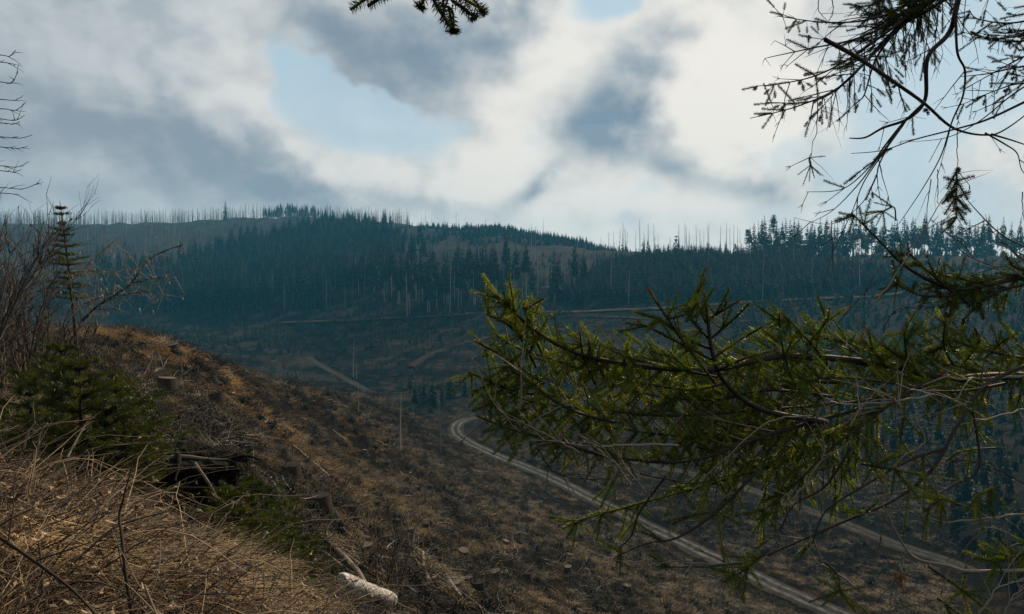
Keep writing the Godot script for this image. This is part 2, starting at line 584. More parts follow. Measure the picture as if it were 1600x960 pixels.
func make_ground() -> void:
	var mb := MB.new()
	mb.colored = true
	var ths := []
	var a := -PI
	while a < PI - 0.001:
		ths.append(a)
		a += 0.0046 if absf(a) < 0.62 else (0.02 if absf(a) < 1.2 else 0.09)
	ths.append(PI)
	var rs := [0.02]
	var r := 0.8
	while r < 1700.0:
		rs.append(r)
		r *= 1.024 if r < 12 else (1.0165 if r < 260.0 else 1.021)
	var nt := ths.size()
	for i in rs.size():
		for j in nt:
			var x: float = sin(ths[j]) * rs[i]
			var z: float = -cos(ths[j]) * rs[i]
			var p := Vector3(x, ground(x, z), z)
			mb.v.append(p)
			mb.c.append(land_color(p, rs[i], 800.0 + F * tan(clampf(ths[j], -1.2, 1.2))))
	mb.n.resize(mb.v.size())
	for i in rs.size():
		for j in nt:
			var k := i * nt + j
			var jl := k - 1 if j > 0 else k + nt - 2
			var jr := k + 1 if j < nt - 1 else k - nt + 2
			var ku := mini(i + 1, rs.size() - 1) * nt + j
			var kd := maxi(i - 1, 0) * nt + j
			var nn := (mb.v[jr] - mb.v[jl]).cross(mb.v[ku] - mb.v[kd])
			mb.n[k] = nn.normalized() if nn.length_squared() > 1e-12 else Vector3.UP
	for i in rs.size() - 1:
		for j in nt - 1:
			var k := i * nt + j
			mb.ix.append(k); mb.ix.append(k + nt + 1); mb.ix.append(k + 1)
			mb.ix.append(k); mb.ix.append(k + nt); mb.ix.append(k + nt + 1)
	var o := part("hillside_ground", mb.mesh(), M.soil)
	tag(o, "brown clear-felled slope falling to a valley floor and wooded hills beyond", "", "", "structure")

func ribbon(called: String, line: Array, prof: Array, lift: float, label: String, patch := 0.3) -> void:
	# prof: rows of offset across, colour
	var mb := MB.new()
	mb.colored = true
	var w := prof.size()
	for i in line.size():
		var t: Vector3 = line[mini(i + 1, line.size() - 1)] - line[maxi(i - 1, 0)]
		var side := Vector3(-t.z, 0, t.x).normalized()
		var wob := n_fine.get_noise_2d(line[i].x * 0.35, line[i].z * 0.35) * 1.8
		for k in w:
			var edge := k == 0 or k == w - 1
			var p: Vector3 = line[i] + side * (prof[k][0] + (wob * 0.7 if edge else wob * 0.12))
			var y: float = line[i].y + lift - (0.55 if edge else 0.0) - (0.06 if (k == 3 or k == w - 4) else 0.0)
			var c: Color = prof[k][1]
			mb.vert(Vector3(p.x, y, p.z), Vector3.UP, c * (1.0 + 0.9 * n_fine.get_noise_2d(p.x * 1.3, p.z * 1.3 + k * 9) + patch * n_patch.get_noise_2d(p.x * 0.8, p.z * 0.8)))
	for i in line.size() - 1:
		for k in w - 1:
			var a := i * w + k
			mb.ix.append(a); mb.ix.append(a + w + 1); mb.ix.append(a + 1)
			mb.ix.append(a); mb.ix.append(a + w); mb.ix.append(a + w + 1)
	tag(part(called, mb.mesh(), M.gravel), label, "", "", "structure")

func make_roads() -> void:
	var verge := Color(0.06, 0.043, 0.028)
	var stone := Color(0.056, 0.052, 0.046)
	var track := Color(0.15, 0.146, 0.139)
	var mid := Color(0.062, 0.057, 0.05)
	var prof := []
	for q in [[-2.3, verge], [-1.5, stone], [-1.1, stone], [-0.85, track], [-0.55, track], [-0.28, mid], [0.28, mid], [0.55, track], [0.85, track], [1.1, stone], [1.5, stone], [2.3, verge]]:
		prof.append(q)
	var faint := []
	for q in prof: faint.append([q[0] * 0.9, (q[1] as Color).lerp(mid, 0.55) * 0.75])
	ribbon("forest_road", spline(road_lines[0], 2), prof, 0.16, "grey gravel forest road with two pale wheel tracks below the slope")
	ribbon("forest_road", spline(road_lines[1], 2), faint, 0.16, "far stretch of gravel road running up the valley towards the hill")
	ribbon("forest_road", spline(road_lines[2], 2), faint, 0.16, "second gravel road with two tracks behind the spruce branches")
	# tracks cut into the opposite slope
	var thin := []
	var dirt := Color(0.075, 0.057, 0.043)
	for q in [[-3.4, verge], [-2.2, dirt], [-0.6, verge], [0.6, verge], [2.2, dirt], [3.4, verge]]: thin.append(q)
	var slim := []
	for q in thin: slim.append([q[0] * 0.5, (q[1] as Color) * 0.6])
	for way in [
		[[[440, 505], [520, 502], [600, 498], [700, 494], [800, 488], [900, 488], [1000, 484], [1100, 478], [1200, 471], [1300, 466], [1400, 459], [1470, 455], [1600, 452]], "thin earth track running level across the opposite hillside"],
		[[[640, 575], [680, 552], [720, 538], [760, 528], [810, 521], [880, 516]], "faint track slanting up the lower slope behind the road"],
		[[[880, 496], [960, 497], [1020, 500], [1100, 504], [1200, 502]], "faint terrace track below the dark plantation"]]:
		var pts := []
		for q in way[0]: pts.append(hit(q[0], q[1], 235.0))
		var line := spline(pts, 10)
		for i in line.size():
			line[i].y = ground(line[i].x, line[i].z) + 0.4
		for pass_ in 8:
			for i in range(1, line.size() - 1):
				line[i] = (line[i - 1] + line[i] * 2 + line[i + 1]) / 4.0
		ribbon("hillside_track", line, thin if way[0].size() > 8 else slim, 0.3, way[1], 1.3)

# ---------------------------------------------------------------- trees of the far slopes (one unit tall)
func spruce_crown(from: float, rad: float, seed_: int, layers: int, gaps: float) -> ArrayMesh:
	rng.seed = seed_
	var mb := MB.new()
	for i in layers:
		var f := float(i) / layers
		var y := lerpf(from, 0.985, f)
		var r := rad * pow(1.0 - f, 0.75) * rf(0.7, 1.15) + 0.004
		var k := 5 + int(4 * (1.0 - f))
		var a0 := rf(0, TAU)
		for j in k:
			if rf(0, 1) < gaps: continue
			var a := a0 + TAU * (j + rf(-0.3, 0.3)) / k
			var d := Vector3(cos(a), 0, sin(a))
			var s := Vector3(-sin(a), 0, cos(a))
			var rr := r * rf(0.65, 1.2)
			var o := Vector3(0, y, 0)
			var droop := rf(0.18, 0.5)
			var tip := o + d * rr - Vector3(0, rr * droop, 0)
			var m := o + d * rr * 0.55 - Vector3(0, rr * droop * 0.25, 0)
			var wd := rr * rf(0.22, 0.36)
			mb.tri(o, m + s * wd, tip)
			mb.tri(o, tip, m - s * wd)
			# hanging sprays below the bough
			for q in 2:
				var h := o.lerp(tip, rf(0.3, 0.95))
				mb.tri(h + s * wd * 0.7, h - s * wd * 0.7, h + Vector3(rf(-0.2, 0.2) * rr, -rf(0.25, 0.6) * rr - 0.008, rf(-0.2, 0.2) * rr))
	mb.tri(Vector3(-0.006, 0.95, 0), Vector3(0.006, 0.95, 0), Vector3(0, 1.0, 0))
	mb.tri(Vector3(0, 0.95, -0.006), Vector3(0, 0.95, 0.006), Vector3(0, 1.0, 0))
	return mb.mesh()

func pine_crown(seed_: int, from: float) -> ArrayMesh:
	rng.seed = seed_
	var mb := MB.new()
	for i in 46:
		var f := pow(rf(0, 1), 0.9)
		var y := lerpf(from, 0.98, f)
		var reach := (0.105 * pow(1.0 - f, 0.85) + 0.008) * rf(0.3, 1.2)
		var a := rf(0, TAU)
		var o := Vector3(cos(a) * reach, y, sin(a) * reach)
		mb.tube([Vector3(0, y - 0.02, 0), o], [0.0035, 0.0012], 3)
		for q in 34:
			var p := o + Vector3(rng.randfn(), rng.randfn() * 0.5, rng.randfn()) * 0.024
			var d := Vector3(rng.randfn(), rng.randfn() * 0.6 + 0.2, rng.randfn()).normalized() * rf(0.012, 0.032)
			var s := d.cross(Vector3(rng.randfn(), rng.randfn(), rng.randfn())).normalized() * 0.008
			mb.tri(p - s, p + s, p + d)
	return mb.mesh()

func pole(seed_: int, thick: float, top: float, lean: float) -> ArrayMesh:
	rng.seed = seed_
	var mb := MB.new()
	var pts := []
	var rad := []
	var dx := rf(-lean, lean)
	var dz := rf(-lean, lean)
	for i in 7:
		var f := i / 6.0
		pts.append(Vector3(dx * f * f + rf(-0.002, 0.002), f * top - (0.03 if i == 0 else 0.0), dz * f * f))
		rad.append(lerpf(thick, thick * 0.22, f))
	mb.tube(pts, rad, 5, Color.WHITE, true)
	return mb.mesh()

func stubs(seed_: int, count: int, reach: float, from: float, thick: float) -> ArrayMesh:
	rng.seed = seed_
	var mb := MB.new()
	for i in count:
		var f := rf(from, 0.98)
		var a := rf(0, TAU)
		var l := reach * rf(0.25, 1.0) * (1.15 - f)
		var o := Vector3(0, f, 0)
		var t := o + Vector3(cos(a) * l, -l * rf(-0.1, 0.5), sin(a) * l)
		mb.tube([o, o.lerp(t, 0.5) + Vector3(0, 0.004, 0), t], [thick, thick * 0.7, thick * 0.25], 3)
	return mb.mesh()

var kinds := {}
func make_kinds() -> void:
	kinds.spruce = []
	kinds.young = []
	kinds.pine = []
	kinds.snag = []
	for i in 4:
		kinds.spruce.append([pole(100 + i, 0.009, 1.0, 0.01), spruce_crown([0.42, 0.5, 0.34, 0.28][i], [0.125, 0.11, 0.14, 0.15][i], 110 + i, 24, 0.2)])
		kinds.young.append([pole(120 + i, 0.012, 0.97, 0.01), spruce_crown(0.03, [0.2, 0.23, 0.17, 0.25][i], 130 + i, 20, 0.06)])
		kinds.pine.append([pole(140 + i, 0.0085, 0.97, 0.02), pine_crown(150 + i, [0.3, 0.2, 0.36, 0.42][i])])
	for i in 6:
		kinds.snag.append([pole(160 + i, 0.0115, [1.0, 0.97, 0.93, 1.0, 0.98, 1.0][i], 0.03), stubs(170 + i, [16, 26, 8, 34, 20, 12][i], [0.07, 0.1, 0.05, 0.12, 0.09, 0.06][i], [0.35, 0.3, 0.5, 0.25, 0.45, 0.6][i], 0.003)])

var protos := {}
func plant(kind: String, called: String, at: Vector3, tall: float, mats: Array, label: String, category: String, group: String) -> Node3D:
	var which: int = rng.randi() % kinds[kind].size()
	var key := "%s%s%d%d" % [kind, called, which, mats[0].get_instance_id()]
	var o: Node3D
	var turn := rf(0, TAU)
	if not protos.has(key):
		o = thing(called, at, turn)
		o.scale = Vector3(tall, tall, tall)
		part("trunk", kinds[kind][which][0], mats[0], o)
		part("dead_branches" if kind == "snag" else "crown", kinds[kind][which][1], mats[1], o).set_meta("kind", "stuff")
		protos[key] = o
	else:
		o = dup(protos[key], called, at, turn, tall)
	tag(o, label, category, group)
	return o

const ORD := ["first", "second", "third", "fourth", "fifth", "sixth", "seventh", "eighth", "ninth", "tenth", "eleventh", "twelfth", "thirteenth", "fourteenth", "fifteenth", "sixteenth", "seventeenth", "eighteenth", "nineteenth"]
const TENS := ["twentieth", "thirtieth", "fortieth", "fiftieth", "sixtieth", "seventieth", "eightieth", "ninetieth"]
const TEN := ["twenty", "thirty", "forty", "fifty", "sixty", "seventy", "eighty", "ninety"]
func ordinal(i: int) -> String:      # 0 -> first
	if i < 19: return ORD[i]
	var n := i + 1
	if n >= 100: return "hundred-and-" + ordinal(n - 101) if n > 100 else "hundredth"
	return TENS[n / 10 - 2] if n % 10 == 0 else TEN[n / 10 - 2] + "-" + ORD[n % 10 - 1]

# trees standing in a band: picture columns and distances, at random spots on the land
func spots(count: int, u0: float, u1: float, r0: float, r1: float, gap: float) -> Array:
	var out := []
	var tries := 0
	while out.size() < count and tries < count * 12:
		tries += 1
		var r := sqrt(rf(r0 * r0, r1 * r1))
		var c := column(rf(u0, u1), r)
		var ok := true
		if gap > 0.0:
			for q in out:
				if absf(q.x - c.x) < gap and absf(q.z - c.y) < gap:
					ok = false
					break
		if ok and road_cells.has(Vector2i(roundi(c.x), roundi(c.y))): ok = false
		if ok: out.append(on_ground(c.x, c.y, 0.2))
	return out

func by_column(a: Vector3, b: Vector3) -> bool:
	return a.x / -a.z < b.x / -b.z

# alike trees of a mass that nobody could count: trunks and crowns each in one MultiMesh per variant
func mass(called: String, label: String, kind: String, at: Array, lo: float, hi: float, mats: Array, tone := 0.25) -> void:
	var root := thing(called)
	tag(root, label, "", "", "stuff")
	for v in kinds[kind].size():
		var xs := []
		var cs := []
		for i in range(v, at.size(), kinds[kind].size()):
			var h := rf(lo, hi)
			xs.append(Transform3D(Basis(Vector3.UP, rf(0, TAU)).scaled(Vector3(h * rf(0.7, 1.5), h, h * rf(0.7, 1.5))), at[i]))
			var k := 1.0 + rf(-tone, tone)
			cs.append(Color(k * rf(0.9, 1.1), k, k * rf(0.9, 1.1)))
		if xs.is_empty(): continue
		scatter("trunks", kinds[kind][v][0], mats[0], xs, cs, root)
		scatter("crowns", kinds[kind][v][1], mats[1], xs, cs, root)

func make_forest() -> void:
	make_kinds()
	rng.seed = 2024
	for k in ["snag", "snag_pale", "trunk", "spruce", "spruce_young", "pine"]:
		M[k].vertex_color_use_as_albedo = true
	# --- the great left-hand hill
	var dark := []
	for p in spots(5200, 150, 700, 470, 900, 0.0):
		var u: float = 800.0 + F * p.x / -p.z
		var r: float = -p.z
		# upper edge of the dark stand climbs to the right
		var limit := lerpf(560.0, 860.0, smoothstep(150.0, 560.0, u)) + 60.0 * n_big.get_noise_2d(p.x * 2.0, p.z * 2.0)
		var edge := 615.0 + 70.0 * n_big.get_noise_2d(p.z * 1.5, 40.0) + rf(-30, 30) - 0.22 * maxf(0.0, r - 600.0)
		if r < limit + rf(-25, 25) and u < edge: dark.append(p)
	mass("spruce_forest", "dark dense spruce forest covering the left-hand hill", "spruce", dark, 9, 26, [M.trunk, M.spruce], 0.35)
	var bare := spots(3000, -150, 640, 480, 1150, 0.0) + spots(110, 400, 660, 440, 640, 0.0)
	mass("dead_forest", "grey mass of dead bare spruce trunks on the left-hand hill", "snag", bare, 13, 22, [M.snag, M.snag])
	var low := spots(900, 180, 900, 330, 480, 0.0)
	mass("young_spruce_growth", "low young spruces scattered at the foot of the dark forest", "young", low, 2.0, 5.5, [M.trunk, M.spruce_young])
	# dead trunks along the skyline
	var line := []
	for i in 62:
		var u := clampf([40.0, 130.0, 215.0, 265.0, 320.0, 365.0, 395.0][rng.randi() % 7] + rng.randfn() * 26.0, -40.0, 420.0) if i % 3 else rf(-30, 420)
		var c := column(u, rf(1010, 1130))
		line.append(on_ground(c.x, c.y, 0.3))
	for i in 38:
		var u := rf(505, 850)
		var c := column(u, rf(880, 1040))
		line.append(on_ground(c.x, c.y, 0.3))
	line.sort_custom(by_column)
	for i in line.size():
		var u: float = 800.0 + F * line[i].x / -line[i].z
		var tight: bool = u > 412 and u < 504
		plant("snag", "dead_spruce_snag", line[i], rf(19, 25) if tight else 7.0 + 18.0 * pow(rf(0, 1), 0.8), [M.snag, M.snag],
			"%s thin bare dead trunk from the left on the far ridge against the sky" % ordinal(i), "dead tree", "dead trunks on the far left-hand skyline")
	var faint_line := []
	for i in 90:
		var c := column(rf(-40, 860), rf(1000, 1130)) if i < 50 else column(rf(412, 504), rf(1100, 1190))
		faint_line.append(on_ground(c.x, c.y, 0.3))
	mass("skyline_dead_wood", "thin line of lesser dead trunks along the far skyline", "snag", faint_line, 9, 23, [M.snag, M.snag])
	var clump := []
	for i in 150:
		var c := column(rf(413, 500), rf(1100, 1190))
		clump.append(on_ground(c.x, c.y, 0.3))
	mass("summit_copse", "small dense copse of thin spruces on the hill's summit", "snag", clump, 14, 20, [M.snag, M.snag])
	mass("summit_spruces", "dark narrow spruces crowded on the hill's summit", "spruce", clump.slice(0, 85), 14, 21, [M.trunk, M.spruce])
	for q in [[354, 1040, 27, "lone full spruce rising above dead trunks on the far ridge"], [572, 900, 19, "small dark spruce at the forest's upper edge right of the summit"], [528, 950, 15, "short spruce just right of the summit copse"]]:
		var c := column(q[0], q[1])
		plant("young", "spruce_tree", on_ground(c.x, c.y, 0.3), q[2], [M.trunk, M.spruce], q[3], "tree", "")
	# --- tall stand in the middle with long pale stems
	var tall := spots(40, 610, 800, 395, 470, 3.0)
	for q in [[640, 400], [668, 398], [682, 405], [700, 410], [716, 400], [806, 425], [822, 415], [832, 400], [866, 405], [872, 412], [898, 420], [912, 430], [560, 470], [585, 460], [600, 440]]:
		var c := column(q[0], q[1])
		tall.append(on_ground(c.x, c.y, 0.2))
	tall.sort_custom(by_column)
	for i in tall.size():
		plant("spruce", "tall_spruce", tall[i], rf(21, 31), [M.snag_pale, M.spruce],
			"%s tall spruce from the left in the mid-slope stand with long pale stems" % ordinal(i), "tree", "tall spruces of the middle stand")
	var mids := spots(62, 600, 960, 390, 560, 2.5)
	mids.sort_custom(by_column)
	for i in mids.size():
		plant("snag", "dead_spruce_snag", mids[i], rf(14, 27), [M.snag_pale, M.snag],
			"%s pale dead trunk from the left among the tall mid-slope spruces" % ordinal(i), "dead tree", "pale dead trunks of the middle stand")
	mass("mid_slope_scrub", "dark scrub and young spruces under the middle stand", "young", spots(420, 560, 960, 400, 620, 0.0), 1.5, 6.0, [M.trunk, M.spruce_young])
	# far blue wooded shoulder behind the middle stand
	var far_wood := []
	for p in spots(2200, 600, 985, 700, 960, 0.0):
		var u: float = 800.0 + F * p.x / -p.z
		if n_big.get_noise_2d(p.x * 1.6, p.z * 1.6) + smoothstep(600.0, 800.0, u) * 0.75 + rf(-0.2, 0.2) > 0.42: far_wood.append(p)
	mass("far_ridge_forest", "far blue spruce forest on the shoulder behind the middle stand", "young", far_wood, 4, 9, [M.trunk, M.spruce])
	# --- dark plantation on the right
	var wood := []
	for p in spots(4200, 860, 1440, 395, 560, 0.0):
		var u: float = 800.0 + F * p.x / -p.z
		var lo := lerpf(400.0, 440.0, smoothstep(1150.0, 1400.0, u)) + 14.0 * n_big.get_noise_2d(p.x * 3.0, p.z * 3.0)
		var hi := lerpf(415.0, 545.0, smoothstep(870.0, 985.0, u)) - 75.0 * smoothstep(1180.0, 1400.0, u)
		if -p.z > lo and -p.z < hi: wood.append(p)
	mass("spruce_plantation", "dark dense young spruce plantation below the right-hand ridge", "young", wood, 6, 12, [M.trunk, M.spruce])
	var ridge := []
	for i in 64:
		var c := column(rf(925, 1185), rf(520, 575))
		ridge.append(on_ground(c.x, c.y, 0.3))
	ridge.sort_custom(by_column)
	for i in ridge.size():
		plant("snag", "dead_spruce_snag", ridge[i], rf(9, 28), [M.snag, M.snag],
			"%s bare dead trunk from the left on the ridge above the dark plantation" % ordinal(i), "dead tree", "dead trunks on the right-hand ridge")
	var few := []
	for q in [[932, 560], [972, 545], [1005, 540], [1012, 548], [1040, 540], [1056, 545], [1060, 550], [1148, 560]]:
		var c := column(q[0], q[1])
		few.append(on_ground(c.x, c.y, 0.3))
	for i in few.size():
		plant("pine" if i % 2 else "young", "ridge_conifer", few[i], rf(9, 19), [M.trunk, M.pine],
			"%s green conifer from the left among dead trunks on the ridge" % ordinal(i), "tree", "living conifers among the ridge's dead trunks")
	var pines := []
	var dead_between := []
	for i in 24:
		var c := column(rf(1170, 1600), rf(560, 620))
		dead_between.append(on_ground(c.x, c.y, 0.3))
	dead_between.sort_custom(by_column)
	for i in dead_between.size():
		plant("snag", "dead_spruce_snag", dead_between[i], rf(12, 26), [M.snag, M.snag],
			"%s dead trunk from the left among the conifers of the right-hand ridge" % ordinal(i), "dead tree", "dead trunks among the ridge conifers")
	for i in 56:
		var c := column(lerpf(1165, 1445, (i + rf(0, 1)) / 56.0), rf(545, 610))
		pines.append(on_ground(c.x, c.y, 0.3))
	for i in 22:
		var c := column(lerpf(1425, 1545, (i + rf(0, 1)) / 22.0), rf(580, 640))
		pines.append(on_ground(c.x, c.y, 0.3))
	for i in 20:
		var c := column(lerpf(1545, 1720, (i + rf(0, 1)) / 20.0), rf(580, 640))
		pines.append(on_ground(c.x, c.y, 0.3))
	pines.sort_custom(by_column)
	for i in pines.size():
		plant(["spruce", "spruce", "pine", "spruce", "young"][rng.randi() % 5], "ridge_tree", pines[i], rf(21, 32), [M.trunk, M.pine],
			"%s tall conifer from the left in the row along the right-hand ridge" % ordinal(i), "tree", "conifers along the right-hand ridge")
	mass("ridge_undergrowth", "young spruces growing under the conifers along the right-hand ridge", "young", spots(240, 1160, 1640, 545, 610, 0.0), 3, 8, [M.trunk, M.pine], 0.3)
	# dead stems standing on the right slope
	var stems := spots(46, 980, 1660, 380, 545, 4.0)
	stems.sort_custom(by_column)
	for i in stems.size():
		plant("snag", "dead_spruce_snag", stems[i], rf(9, 22), [M.snag_pale, M.snag],
			"%s pale dead stem from the left on the slope below the right-hand ridge" % ordinal(i), "dead tree", "dead stems on the right-hand slope")
	mass("right_slope_scrub", "patchy young spruces on the grey slope below the right-hand ridge", "young", spots(1500, 1150, 1760, 300, 520, 0.0), 2.0, 7.5, [M.trunk, M.spruce_young], 0.4)
	# --- valley floor
	mass("valley_scrub", "dark scrub and saplings scattered over the valley slope", "young", spots(1500, 330, 1300, 235, 400, 0.0) + spots(170, 572, 700, 172, 206, 0.0), 0.9, 3.0, [M.trunk, M.spruce_young], 0.5)
	mass("streamside_wood", "dark wood filling the hollow beyond the second road", "spruce", spots(620, 1230, 1900, 150, 270, 0.0) + spots(90, 1490, 1900, 92, 150, 0.0), 4, 9, [M.trunk, M.spruce_young], 0.4)
	for q in [[648, 214, 7, 3, "leftmost dark spruce of the clump by the road bend"], [662, 210, 8.5, 0, "dark spruce second from the left in the clump by the road bend"], [676, 207, 9.5, 1, "tallest dark spruce of the clump by the road bend"], [690, 212, 7, 2, "dark spruce behind the slim bare trunk at the road bend"], [640, 250, 6, 1, "small dark spruce in the hollow behind the road-bend clump"], [703, 232, 9, 0, "dark spruce right behind the road junction"], [726, 235, 8, 2, "dark spruce behind the road where it forks"], [760, 240, 8, 1, "dark spruce past the fork beside the big green bough"], [655, 218, 6, 1, "low dark spruce in front at the road-bend clump"], [669, 216, 5.5, 1, "lowest dark spruce in the middle of the road-bend clump"]]:
		var c := column(q[0], q[1])
		plant("young", "spruce_tree", on_ground(c.x, c.y, 0.2), q[2], [M.trunk, M.spruce], q[4], "tree", "dark spruces by the road bend")
	# single broken trunks left standing on the felled slope
	for q in [[625, 706, 612, "bare leaning pole of a broken trunk left of the road bend"], [688, 708, 618, "slim bare dead trunk standing just left of the road bend"], [552, 590, 530, "thin bare dead trunk beside the far stretch of road"], [557, 592, 560, "short broken trunk beside the thin one by the far road"], [560, 645, 600, "thin bare stem standing alone on the felled slope"]]:
		var p := hit(q[0], q[1], 30.0)
		var h: float = (q[1] - q[2]) / F * -p.z
		var o := thing("broken_trunk", p, rf(0, TAU))
		o.scale = Vector3(h, h, h)
		rng.seed = int(q[0])
		part("trunk", pole(int(q[0]), 0.02, 1.0, 0.035), M.snag if q[0] > 680 else M.snag_pale, o)
		part("dead_branches", stubs(int(q[0]) + 1, 9, 0.05, 0.4, 0.004), M.snag, o).set_meta("kind", "stuff")
		tag(o, q[3], "dead tree", "broken trunks left on the felled slope")

# ---------------------------------------------------------------- the felled slope: grass, brash, stumps, logs
func tuft_mesh(seed_: int, blades: int, tall: float, spread: float, wide: float) -> ArrayMesh:
	rng.seed = seed_
	var mb := MB.new()
	for i in blades:
		var a := rf(0, TAU)
		var d := Vector3(cos(a), 0, sin(a))
		var s := Vector3(-sin(a), 0, cos(a)) * wide * rf(0.6, 1.3)
		var o := d * rf(0, spread * 0.4) + Vector3(rf(-0.1, 0.1), -0.04, rf(-0.1, 0.1)) * spread
		var h := tall * rf(0.45, 1.1)
		var out := spread * rf(0.3, 1.3)
		var m := o + d * out * 0.35 + Vector3(0, h * 0.8, 0)
		var e := o + d * out + Vector3(rf(-0.05, 0.05), h * rf(0.35, 1.0), rf(-0.05, 0.05))
		mb.quad(o - s, o + s, m + s * 0.7, m - s * 0.7)
		mb.tri(m - s * 0.7, m + s * 0.7, e)
	return mb.mesh()

func brash_mesh(seed_: int, sticks: int, flat: float, thick: float) -> ArrayMesh:
	rng.seed = seed_
	var mb := MB.new()
	for i in sticks:
		var a := rf(0, TAU)
		var from := Vector3(rf(-0.45, 0.45), rf(0.0, 0.12), rf(-0.45, 0.45))
		var p := wander(from, Vector3(cos(a), rf(-0.1, 0.7) * flat, sin(a)), rf(0.3, 0.95), 4, 0.3)
		mb.tube(p, taper(5, thick * rf(0.5, 1.2), thick * 0.25), 3)
	return mb.mesh()

func cover(called: String, label: String, meshes: Array, mat: Material, count: int, u0: float, u1: float, r0: float, r1: float, size0: float, size1: float, cols: Array, patchy: float) -> void:
	var root := thing(called)
	tag(root, label, "", "", "stuff")
	var xs := []
	var cs := []
	for k in meshes:
		xs.append([]); cs.append([])
	for i in count:
		var f := pow(rf(0, 1), 0.75)
		var r := r0 * pow(r1 / r0, f)
		var c := column(rf(u0, u1), r)
		var b := n_mid.get_noise_2d(c.x * 3.1 + 40.0, c.y * 3.1)
		var a := n_patch.get_noise_2d(c.x, c.y)
		if patchy > 0.0 and b * 0.75 + a * 0.8 + rf(-0.35, 0.35) < patchy - 0.3: continue
		if patchy < 0.0 and b + a * 0.4 + rf(-0.3, 0.3) > -patchy - 0.2: continue
		var cell = road_cells.get(Vector2i(roundi(c.x), roundi(c.y)))
		if cell != null and cell.x < 3.6: continue
		var s := lerpf(size0, size1, pow(f, 1.5)) * rf(0.6, 1.35)
		var n := upright(c.x, c.y) if r < 40.0 else Vector3.UP
		var bs := Basis(Vector3.UP, rf(0, TAU))
		bs = Basis(Quaternion(Vector3.UP, Vector3.UP.lerp(n, 0.7).normalized())) * bs
		var k := rng.randi() % meshes.size()
		xs[k].append(Transform3D(bs.scaled_local(Vector3(s, s * rf(0.7, 1.2), s)), on_ground(c.x, c.y)))
		var t := clampf(0.5 + b * 0.9 + rf(-0.45, 0.45), 0.0, 1.0)
		var co: Color = cols[0].lerp(cols[1], t)
		if cols.size() > 2 and rf(0, 1) < 0.2: co = cols[2]
		var hump := minf(1.0, exp(-Vector2(c.x + 20.5, c.y + 46.0).length_squared() / 100.0) + 0.7 * exp(-Vector2(c.x + 19.5, c.y + 50.0).length_squared() / 40.0)) if called == "dry_grass" else 0.0
		if hump > 0.1: co = co.lerp(Color(0.34, 0.21, 0.08), hump * 0.9)
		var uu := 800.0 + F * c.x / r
		var past_road := smoothstep(900.0, 1150.0, uu) * smoothstep(92.0, 125.0, r)      # clump colour darkens to the right beyond the road
		var g := rf(0.75, 1.25) * (1.0 - 0.6 * past_road)
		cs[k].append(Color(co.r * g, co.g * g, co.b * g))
	for k in meshes.size():
		scatter("clumps", meshes[k], mat, xs[k], cs[k], root)

var stump_kinds := []
func make_stumps() -> void:
	for s in 4:
		rng.seed = 500 + s
		var side := MB.new()
		var top := MB.new()
		var n := 14
		var h: float = [0.85, 1.1, 0.6, 0.95][s]     # in stump widths
		var rings := [[-0.35, 0.95], [0.0, 0.74], [0.18, 0.58], [0.5, 0.5], [1.0, 0.47]]
		var lob := []
		for j in n: lob.append(rf(0.82, 1.22))
		var slant := Vector2(rf(-0.12, 0.12), rf(-0.12, 0.12))
		var at := func(i: int, j: int) -> Vector3:
			var a := TAU * j / n
			var k: float = lerpf(lob[j % n], 1.0, rings[i][0] * 0.8 if i > 1 else 0.0)
			var r: float = rings[i][1] * k
			var y: float = rings[i][0] * h + (slant.dot(Vector2(cos(a), sin(a))) if i == 4 else 0.0)
			return Vector3(cos(a) * r, y, sin(a) * r)
		for i in rings.size():
			for j in n:
				var p: Vector3 = at.call(i, j)
				side.vert(p, Vector3(p.x, 0.15, p.z).normalized())
		for i in rings.size() - 1:
			for j in n:
				var a0 := i * n + j
				var a1 := i * n + (j + 1) % n
				for q in [a0, a1, a1 + n, a0, a1 + n, a0 + n]: side.ix.append(q)
		var c := Vector3(0, h + 0.01, 0)
		for j in n:
			top.tri(c, at.call(4, j) * Vector3(0.97, 1, 0.97) + Vector3(0, 0.008, 0), at.call(4, (j + 1) % n) * Vector3(0.97, 1, 0.97) + Vector3(0, 0.008, 0))
		# a splintered hinge standing on the cut face
		if s % 2 == 0:
			for q in 5:
				var p := Vector3(rf(-0.3, 0.3), h, rf(-0.06, 0.06))
				top.tri(p - Vector3(0.05, 0.02, 0), p + Vector3(0.05, -0.02, 0), p + Vector3(rf(-0.05, 0.05), rf(0.1, 0.3), rf(-0.04, 0.04)))
		stump_kinds.append([side.mesh(), top.mesh()])

func stump(p: Vector3, wide: float, which: int, label: String, group: String, pale := true) -> void:
	var o := thing("tree_stump", p - Vector3(0, wide * 0.1, 0), rf(0, TAU))
	o.scale = Vector3(wide, wide * rf(0.75, 1.1), wide)
	part("stump_side", stump_kinds[which][0], M.bark, o)
	part("cut_face", stump_kinds[which][1], M.cut_wood if pale else M.bark, o)
	tag(o, label, "stump", group)

